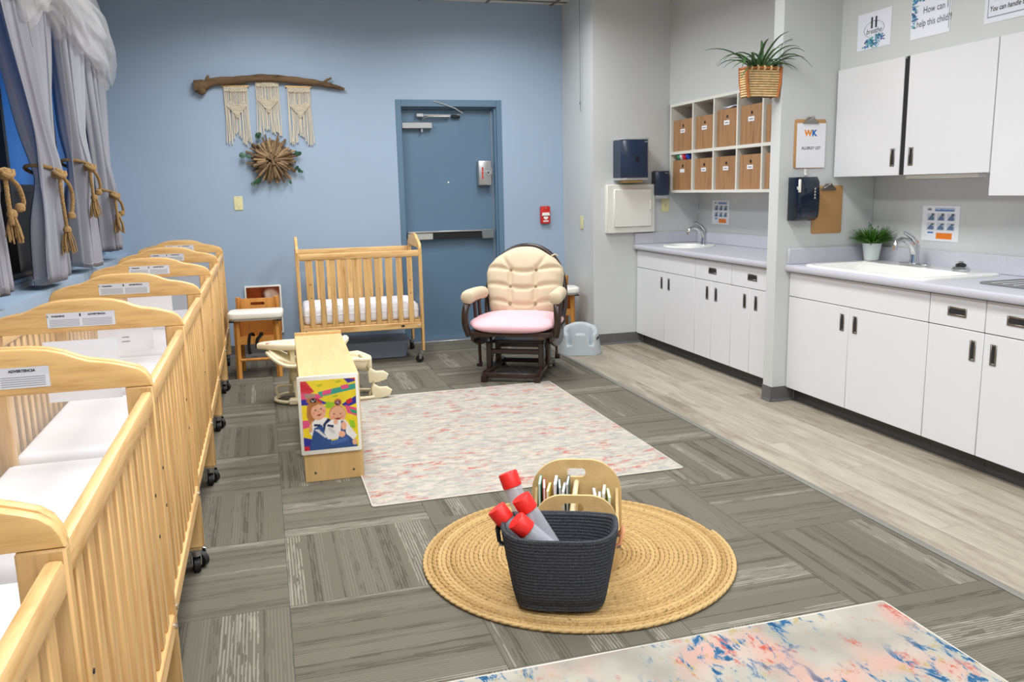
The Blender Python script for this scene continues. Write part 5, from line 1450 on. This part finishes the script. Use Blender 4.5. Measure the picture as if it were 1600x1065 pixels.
# padded head end with flat printed cover
B().prism([(-.44 + .30 * (1 - math.cos(a)) , .11 * math.sin(2 * a) if False else .115 * math.sin(a)) for a in np.linspace(0, PI, 14)] + [(.16 - .60 * k / 13, -.115 * math.sin(PI * k / 13)) for k in range(1, 13)], .365, .412, 'z', .016, 3).obj('head_cover', M['babyfab'], bo)
rg = random.Random(9)
for k in range(9):
    c = [(232, 130, 130), (150, 205, 190), (235, 190, 90), (190, 205, 120)][k % 4]
    B().lathe([(rg.uniform(.010, .018), 0), (.006, .0012)], 10, (-.36 + .045 * k, rg.uniform(-.06, .03), .4125), sx=1.3).obj('print_motif', plain('motif_%d' % (k % 4), c, .9), bo)
B().tube(smooth_path([(-.20, -.07, .36), (-.20, -.075, .20), (-.19, -.08, .10), (-.18, -.09, .03)], 12), [.016] * 13, 9).obj('support_post', M['babyplast'], bo)
B().lathe([(.02, -.03), (.026, -.02), (.026, .02), (.02, .03)], 12, (-.197, -.076, .19)).obj('height_collar', M['babyplast'], bo)
B().tube(smooth_path([(-.24, .10, .36), (-.24, .11, .15), (-.25, .12, .03)], 10), .014, 8).obj('support_post', M['babyplast'], bo)
loop_ = [(-.26, -.13, .02), (-.05, -.15, .02), (.22, -.14, .02), (.34, -.10, .02), (.35, .06, .02), (.24, .12, .02), (-.05, .15, .02), (-.26, .14, .02), (-.33, .06, .02), (-.33, -.06, .02)]
B().tube([p for p in smooth_path(loop_ + [loop_[0]], 40)][:-1], .012, 8, True).obj('base_ring', M['babyplast'], bo)
B().tube(smooth_path([(-.32, .02, .02), (-.33, .0, .09), (-.28, -.0, .11), (-.1, 0, .10)], 12), .010, 8).obj('base_bow', M['babyplast'], bo)
B().box(-.235, -.175, -.165, -.10, .004, .045, .008).obj('ring_clamp', M['babyplast'], bo)
B().grid(lambda u, v: (.09 + .05 * math.sin(PI * v), -.10 + .2 * u, .33 + .09 * v - .03 * (2 * u - 1) ** 2), 8, 8).obj('bolster_lining', M['brownfab'], bo)
B().tube(smooth_path([(.06, -.12, .32), (.11, -.12, .385), (.145, -.06, .41), (.15, .02, .41), (.13, .10, .385)], 16), .026, 9).obj('bolster', M['babyfab'], bo)
B().tube(smooth_path([(.24, -.02, .30), (.30, -.06, .22), (.33, -.08, .12), (.30, -.1, .03)], 12), .010, 8).obj('front_leg', plain('tan_tube', (176, 160, 128), .4), bo)
# foot end: two curved flippers
for y0, z0 in ((-.07, .16), (-.10, .055)):
    out = [(-.05, -.05), (.02, -.045), (.07, -.03), (.085, .005), (.05, .03), (.0, .03), (-.04, .055), (-.055, .03)]
    B().prism(out, y0 - .018, y0 + .018, 'y', .008, 2).xform(Matrix.Translation((.35 + .02 * (z0 < .1), 0, z0))).obj('foot_rest', M['babyplast'], bo)

# ------------------------------------------------------------------ glider chair
gl = thing('glider_chair', 'espresso wood glider with tufted cream back and pink seat cushion', 'armchair', (1.83, 6.06, 0), R(-29))
E_ = M['espresso']
def gp(n, b, m=E_, **k): return b.obj(n, m, gl, **k)
for sx in (-1, 1):
    x = sx * .20
    gp('base_runner', B().prism([(-.34, .0), (-.30, .0), (-.27, .03), (.25, .03), (.28, .0), (.33, .0), (.33, .04), (.28, .075), (-.28, .075), (-.345, .05)], x - .022, x + .022, 'x', .006))
    gp('base_upright', B().box(x - .02, x + .02, -.17, -.115, .07, .27, .004))
    gp('base_upright', B().box(x - .02, x + .02, .12, .175, .07, .27, .004))
    for y in (-.20, .16):
        gp('swing_link', B().tube([(sx * .262, y, .30), (sx * .262, y + .015, .10)], .021, 8, flat=(.5, 1.2)))
        gp('link_knob', B().cyl((sx * .25, y + .015, .105), (sx * .288, y + .015, .105), .020, .017, 14))
    gp('skirt_panel', B().prism([(-.28, .34), (.27, .34), (.25, .24), (.12, .215), (-.1, .235), (-.22, .275), (-.28, .30)], sx * .296 - .011, sx * .296 + .011, 'x', .004))
    # arm: front bent post, top rail, two spindles
    gp('arm_post', B().tube(smooth_path([(sx * .325, -.25, .335), (sx * .345, -.275, .42), (sx * .345, -.27, .52), (sx * .335, -.22, .575), (sx * .32, -.12, .588)], 16), .027, 10, flat=(1, .8)))
    gp('arm_rail', B().tube([(sx * .322, -.16, .585), (sx * .31, .06, .588), (sx * .295, .25, .58)], .022, 10))
    for y in (-.10, .03): gp('arm_spindle', B().tube([(sx * .315, y + .03, .345), (sx * .318, y, .58)], .014, 8))
    gp('arm_pad', B().tube(smooth_path([(sx * .325, -.275, .612), (sx * .33, -.22, .622), (sx * .325, -.05, .622), (sx * .31, .10, .615), (sx * .305, .14, .61)], 14), [.012, .044, .052, .053, .052, .051, .050, .050, .050, .050, .049, .048, .046, .040, .012], 14), M['cream'], ang=180)
for y, z in ((-.30, .05), (.27, .05), (-.145, .20), (.145, .20)): gp('cross_bar', B().box(-.20, .20, y - .016, y + .016, z - .018, z + .018, .004))
gp('deck_bar', B().box(-.20, .20, -.06, .06, .245, .268, .004))
gp('seat_frame', B().prism(rounded(-.325, .325, -.31, .29, .06), .335, .372, 'z', .008))
# bowed back
bow = []
for k in range(33):
    a = PI * k / 32; x = .315 * math.cos(a); z = .50 + .455 * max(0, math.sin(a)) ** .75
    bow.append((x, .235 + (z - .37) * .27, z))
bow = [(.30, .225, .36)] + bow + [(-.30, .225, .36)]
gp('back_bow', B().tube(bow, .021, 10))
for k in range(5):
    x = -.19 + .095 * k; zt = .50 + .455 * math.sqrt(max(0, 1 - (x / .315) ** 2)) ** .75
    gp('back_spindle', B().tube([(x * .9, .225, .37), (x, .235 + (zt - .37) * .27, zt)], .010, 8))
# seat cushion
def cushion(u, v):
    a = 2 * PI * u; p = 3.0; q = (v - .5) * PI
    cx, sy_ = math.cos(a), math.sin(a)
    k = max(.0, math.cos(q)) ** .45
    x = .345 * k * abs(cx) ** (2 / p) * (1 if cx >= 0 else -1); y = -.045 + .315 * k * abs(sy_) ** (2 / p) * (1 if sy_ >= 0 else -1)
    z = .418 + .046 * math.sin(q) + (.012 * (1 - (x / .34) ** 2) if q > 0 else 0) - .02 * sm((-y - .2) / .14)
    return (x, y, z)
gp('seat_cushion', B().grid(cushion, 48, 22, True), M['pink'], ang=180)
# tufted back cushion
TUFT = plain('shaded_button', (150, 128, 100), .9)
tx, tz = (-.10, .10), (.085, .215, .345)
def back(u, v, front):
    sx_, sz_ = 2 * u - 1, v
    hw = interp(sz_, [(0, .245), (.12, .278), (.35, .300), (.62, .312), (.8, .300), (.92, .245), (1, .165)])
    H = .545
    x = sx_ * hw; z = H * sz_ - (.06 * (abs(sx_) ** 2.5) if sz_ > .85 else .06 * abs(sx_) ** 2.5 * sm((sz_ - .5) / .35))
    e = max(0, 1 - abs(sx_) ** 4) ** .5 * max(0, 1 - abs(2 * sz_ - 1) ** 5) ** .5
    d = .085 * e
    if front:
        cr = 0
        for cx in tx: cr = max(cr, math.exp(-((x - cx * (1 + .25 * (z - .3))) / .020) ** 2) * (sm((z - .0) / .06) * sm((.40 - z) / .06)) * .85)
        for k, cz in enumerate(tz): cr = max(cr, math.exp(-((z - cz - .018 * (x / .28) ** 2 + .012 * math.cos(x * 15)) / .017) ** 2) * .8)
        for sg in (-1, 1):
            q_ = (z - .345) / .17
            if 0 <= q_ <= 1: cr = max(cr, math.exp(-((x * sg - .10 - .11 * q_) / .020) ** 2) * .8 * (1 - q_))
        for cx in tx:
            for cz in tz: cr = max(cr, 1.35 * math.exp(-(((x - cx) ** 2 + (z - cz) ** 2) / .020 ** 2)))
        d -= .030 * cr * e
        d += .010 * e * math.sin(PI * sz_)
    return (x, -d if front else .035 * e, z)
bcush = B().grid(lambda u, v: back(u, v, True), 84, 84).grid(lambda u, v: back(u, v, False), 30, 30)
bcush.xform(Matrix.Translation((0, .195, .425)) @ Matrix.Rotation(R(-15), 4, 'X'))
gp('back_cushion', bcush, M['cream'], ang=180)
for cx in tx:
    for cz in tz:
        bb = B().lathe([(.001, 0), (.008, .002), (.011, .006), (.011, .009)], 12); bb.xform(Matrix.Translation((0, .195, .425)) @ Matrix.Rotation(R(-15), 4, 'X') @ Matrix.Translation((cx * 1.0, -.060, cz)) @ Matrix.Rotation(PI / 2, 4, 'X') @ Matrix.Translation((0, 0, -.004)))
        gp('tuft_button', bb, TUFT)
gp('cushion_tie', B().tube(smooth_path([(.20, .345, .875), (.225, .365, .885), (.245, .375, .872)], 6), .007, 6), M['cream'])

# ------------------------------------------------------------------ grey foam floor seat
bs = thing('floor_seat', 'pale grey moulded foam baby floor seat beside the glider', 'baby seat', (2.56, 6.66, .001), R(-20))
def hrim(a):  # a = 0 at +x, front is -y
    d = abs(((a - 1.5 * PI + PI) % (2 * PI)) - PI)   # angle from the front
    return smooth_interp(d, [(0, .178), (R(11), .175), (R(18), .080), (R(38), .072), (R(47), .168), (R(85), .185), (R(120), .215), (R(180), .238)])
def bsf(u, v):
    a = 2 * PI * u; h_ = hrim(a)
    ro = (.185, .170); p = 2.6
    c, q = math.cos(a), math.sin(a)
    cc, qq = abs(c) ** (2 / p) * (1 if c >= 0 else -1), abs(q) ** (2 / p) * (1 if q >= 0 else -1)
    if v < .5:
        s_ = v / .5; z = h_ * s_; k = 1 - .22 * (z / .238)
    elif v < .68:
        s_ = (v - .5) / .18; z = h_ + .012 * math.sin(PI * s_); k = 1 - .22 * (h_ / .238) - .20 * s_
    else:
        s_ = (v - .68) / .32; z = h_ - (h_ - .055) * sm(s_); k = (1 - .22 * (h_ / .238) - .20) * (1 - .35 * s_)
    d = abs(((a - 1.5 * PI + PI) % (2 * PI)) - PI)
    if d < R(16) and v >= .5: k -= .16 * (1 - d / R(16)) * (1 if v > .68 else (v - .5) / .18)
    return (ro[0] * k * cc, ro[1] * k * qq, z)
b = B().grid(bsf, 96, 40, True)
n = 96; b.f += [tuple(reversed(range(n))), tuple(range(39 * n, 40 * n))]
b.obj('moulded_body', M['bumbo'], bs, ang=180)
B().box(-.10, .10, -.085, .09, .05, .062, .01).obj('seat_pan', M['bumbo'], bs)
B().box(-.045, -.015, .02, .03, .075, .082, .002).obj('buckle', M['strap'], bs)
B().tube([(.14, -.10, .13), (.155, -.09, .15)], .008, 6).obj('belt_slot', M['strap'], bs)

# ------------------------------------------------------------------ wooden high chairs
def high_chair(label, loc, rz):
    t = thing('high_chair', label, 'high chair', loc, rz)
    H = M['honey']
    for sx in (-1, 1):
        x = sx * .145
        B().tube([(x * 1.04, -.15, 0), (x, -.13, .47)], .022, 4).obj('front_leg', H, t, ang=20)
        B().tube([(x * 1.04, .17, 0), (x, .13, .60)], .022, 4).obj('rear_leg', H, t, ang=20)
        B().box(x - .010, x + .010, -.125, .13, .27, .46, .003).obj('side_panel', H, t)
        B().box(x - .012, x + .012, -.14, .15, .10, .125, .003).obj('side_stretcher', H, t)
    panel_with_hole(rounded(-.135, .135, .27, .590, .03, 4), list(reversed(rounded(-.055, .055, .535, .560, .012, 3))), .115, .130).obj('backrest', H, t, ang=30)
    B().box(-.135, .135, -.125, .13, .272, .29, .003).obj('seat', H, t)
    B().box(-.135, .135, -.135, -.12, .262, .325, .003).obj('front_apron', H, t)
    B().cyl((-.148, -.143, .145), (.148, -.143, .145), .012, None, 10).obj('footrest_bar', H, t)
    tr = B().prism(rounded(-.205, .205, -.215, .03, .06, 5), .468, .522, 'z', .014, 3).obj('tray', M['whitep'], t)
    B().prism(rounded(-.195, .195, -.205, .02, .06, 5), .458, .468, 'z').obj('tray_underside', M['greyp'], tr)
    for sx in (-1, 1): B().box(sx * .175 - .02, sx * .175 + .02, -.2, -.15, .446, .458, .003).obj('tray_clip', M['blackm'], tr)
    B().tube(smooth_path([(-.03, -.02, .292), (-.04, -.09, .345), (-.055, -.14, .33), (-.065, -.152, .25), (-.06, -.155, .19)], 12), .014, 6, flat=(.3, 1)).obj('strap', M['strap'], t)
    B().tube(smooth_path([(.02, -.02, .292), (.03, -.1, .345), (.025, -.145, .33), (-.0, -.155, .30), (-.005, -.156, .235)], 12), .016, 6, flat=(.3, 1)).obj('strap', M['strap'], t)
    return t
high_chair('honey wood high chair with white tray between the crib row and the lone crib', (-.085, 6.83, 0), R(-4))
high_chair('honey wood high chair with white tray partly hidden behind the glider', (2.52, 7.22, 0), R(-8))
# picture board behind the left high chair
P_ = Paint(48, 60, .72, (120, 52, 24))
P_.poly([(0, 0), (1, 0), (1, .2), (0, .25)], (170, 90, 50)); P_.ell(.72, .72, .28, .22, (205, 170, 150)); P_.ell(.62, .80, .10, .09, (228, 205, 190)); P_.ell(.86, .50, .2, .2, (190, 160, 150)); P_.ell(.25, .6, .2, .5, (136, 60, 26)); P_.ell(.5, .7, .06, .3, (90, 34, 18))
t = thing('photo_placard', 'white-edged brown photo placard on the blue wall behind the left high chair', 'photo', (-.03, 7.640, .19), 0)
B().prism(rounded(-.155, .155, 0, .43, .008, 3), -.008, 0, 'y', .002).obj('placard', M['whitep'], t)
pr = P_.soften(3).obj('photo_print', .28, .40, t, mat_=PRINT_GLOSS); pr.location = (0, -.0086, .015)
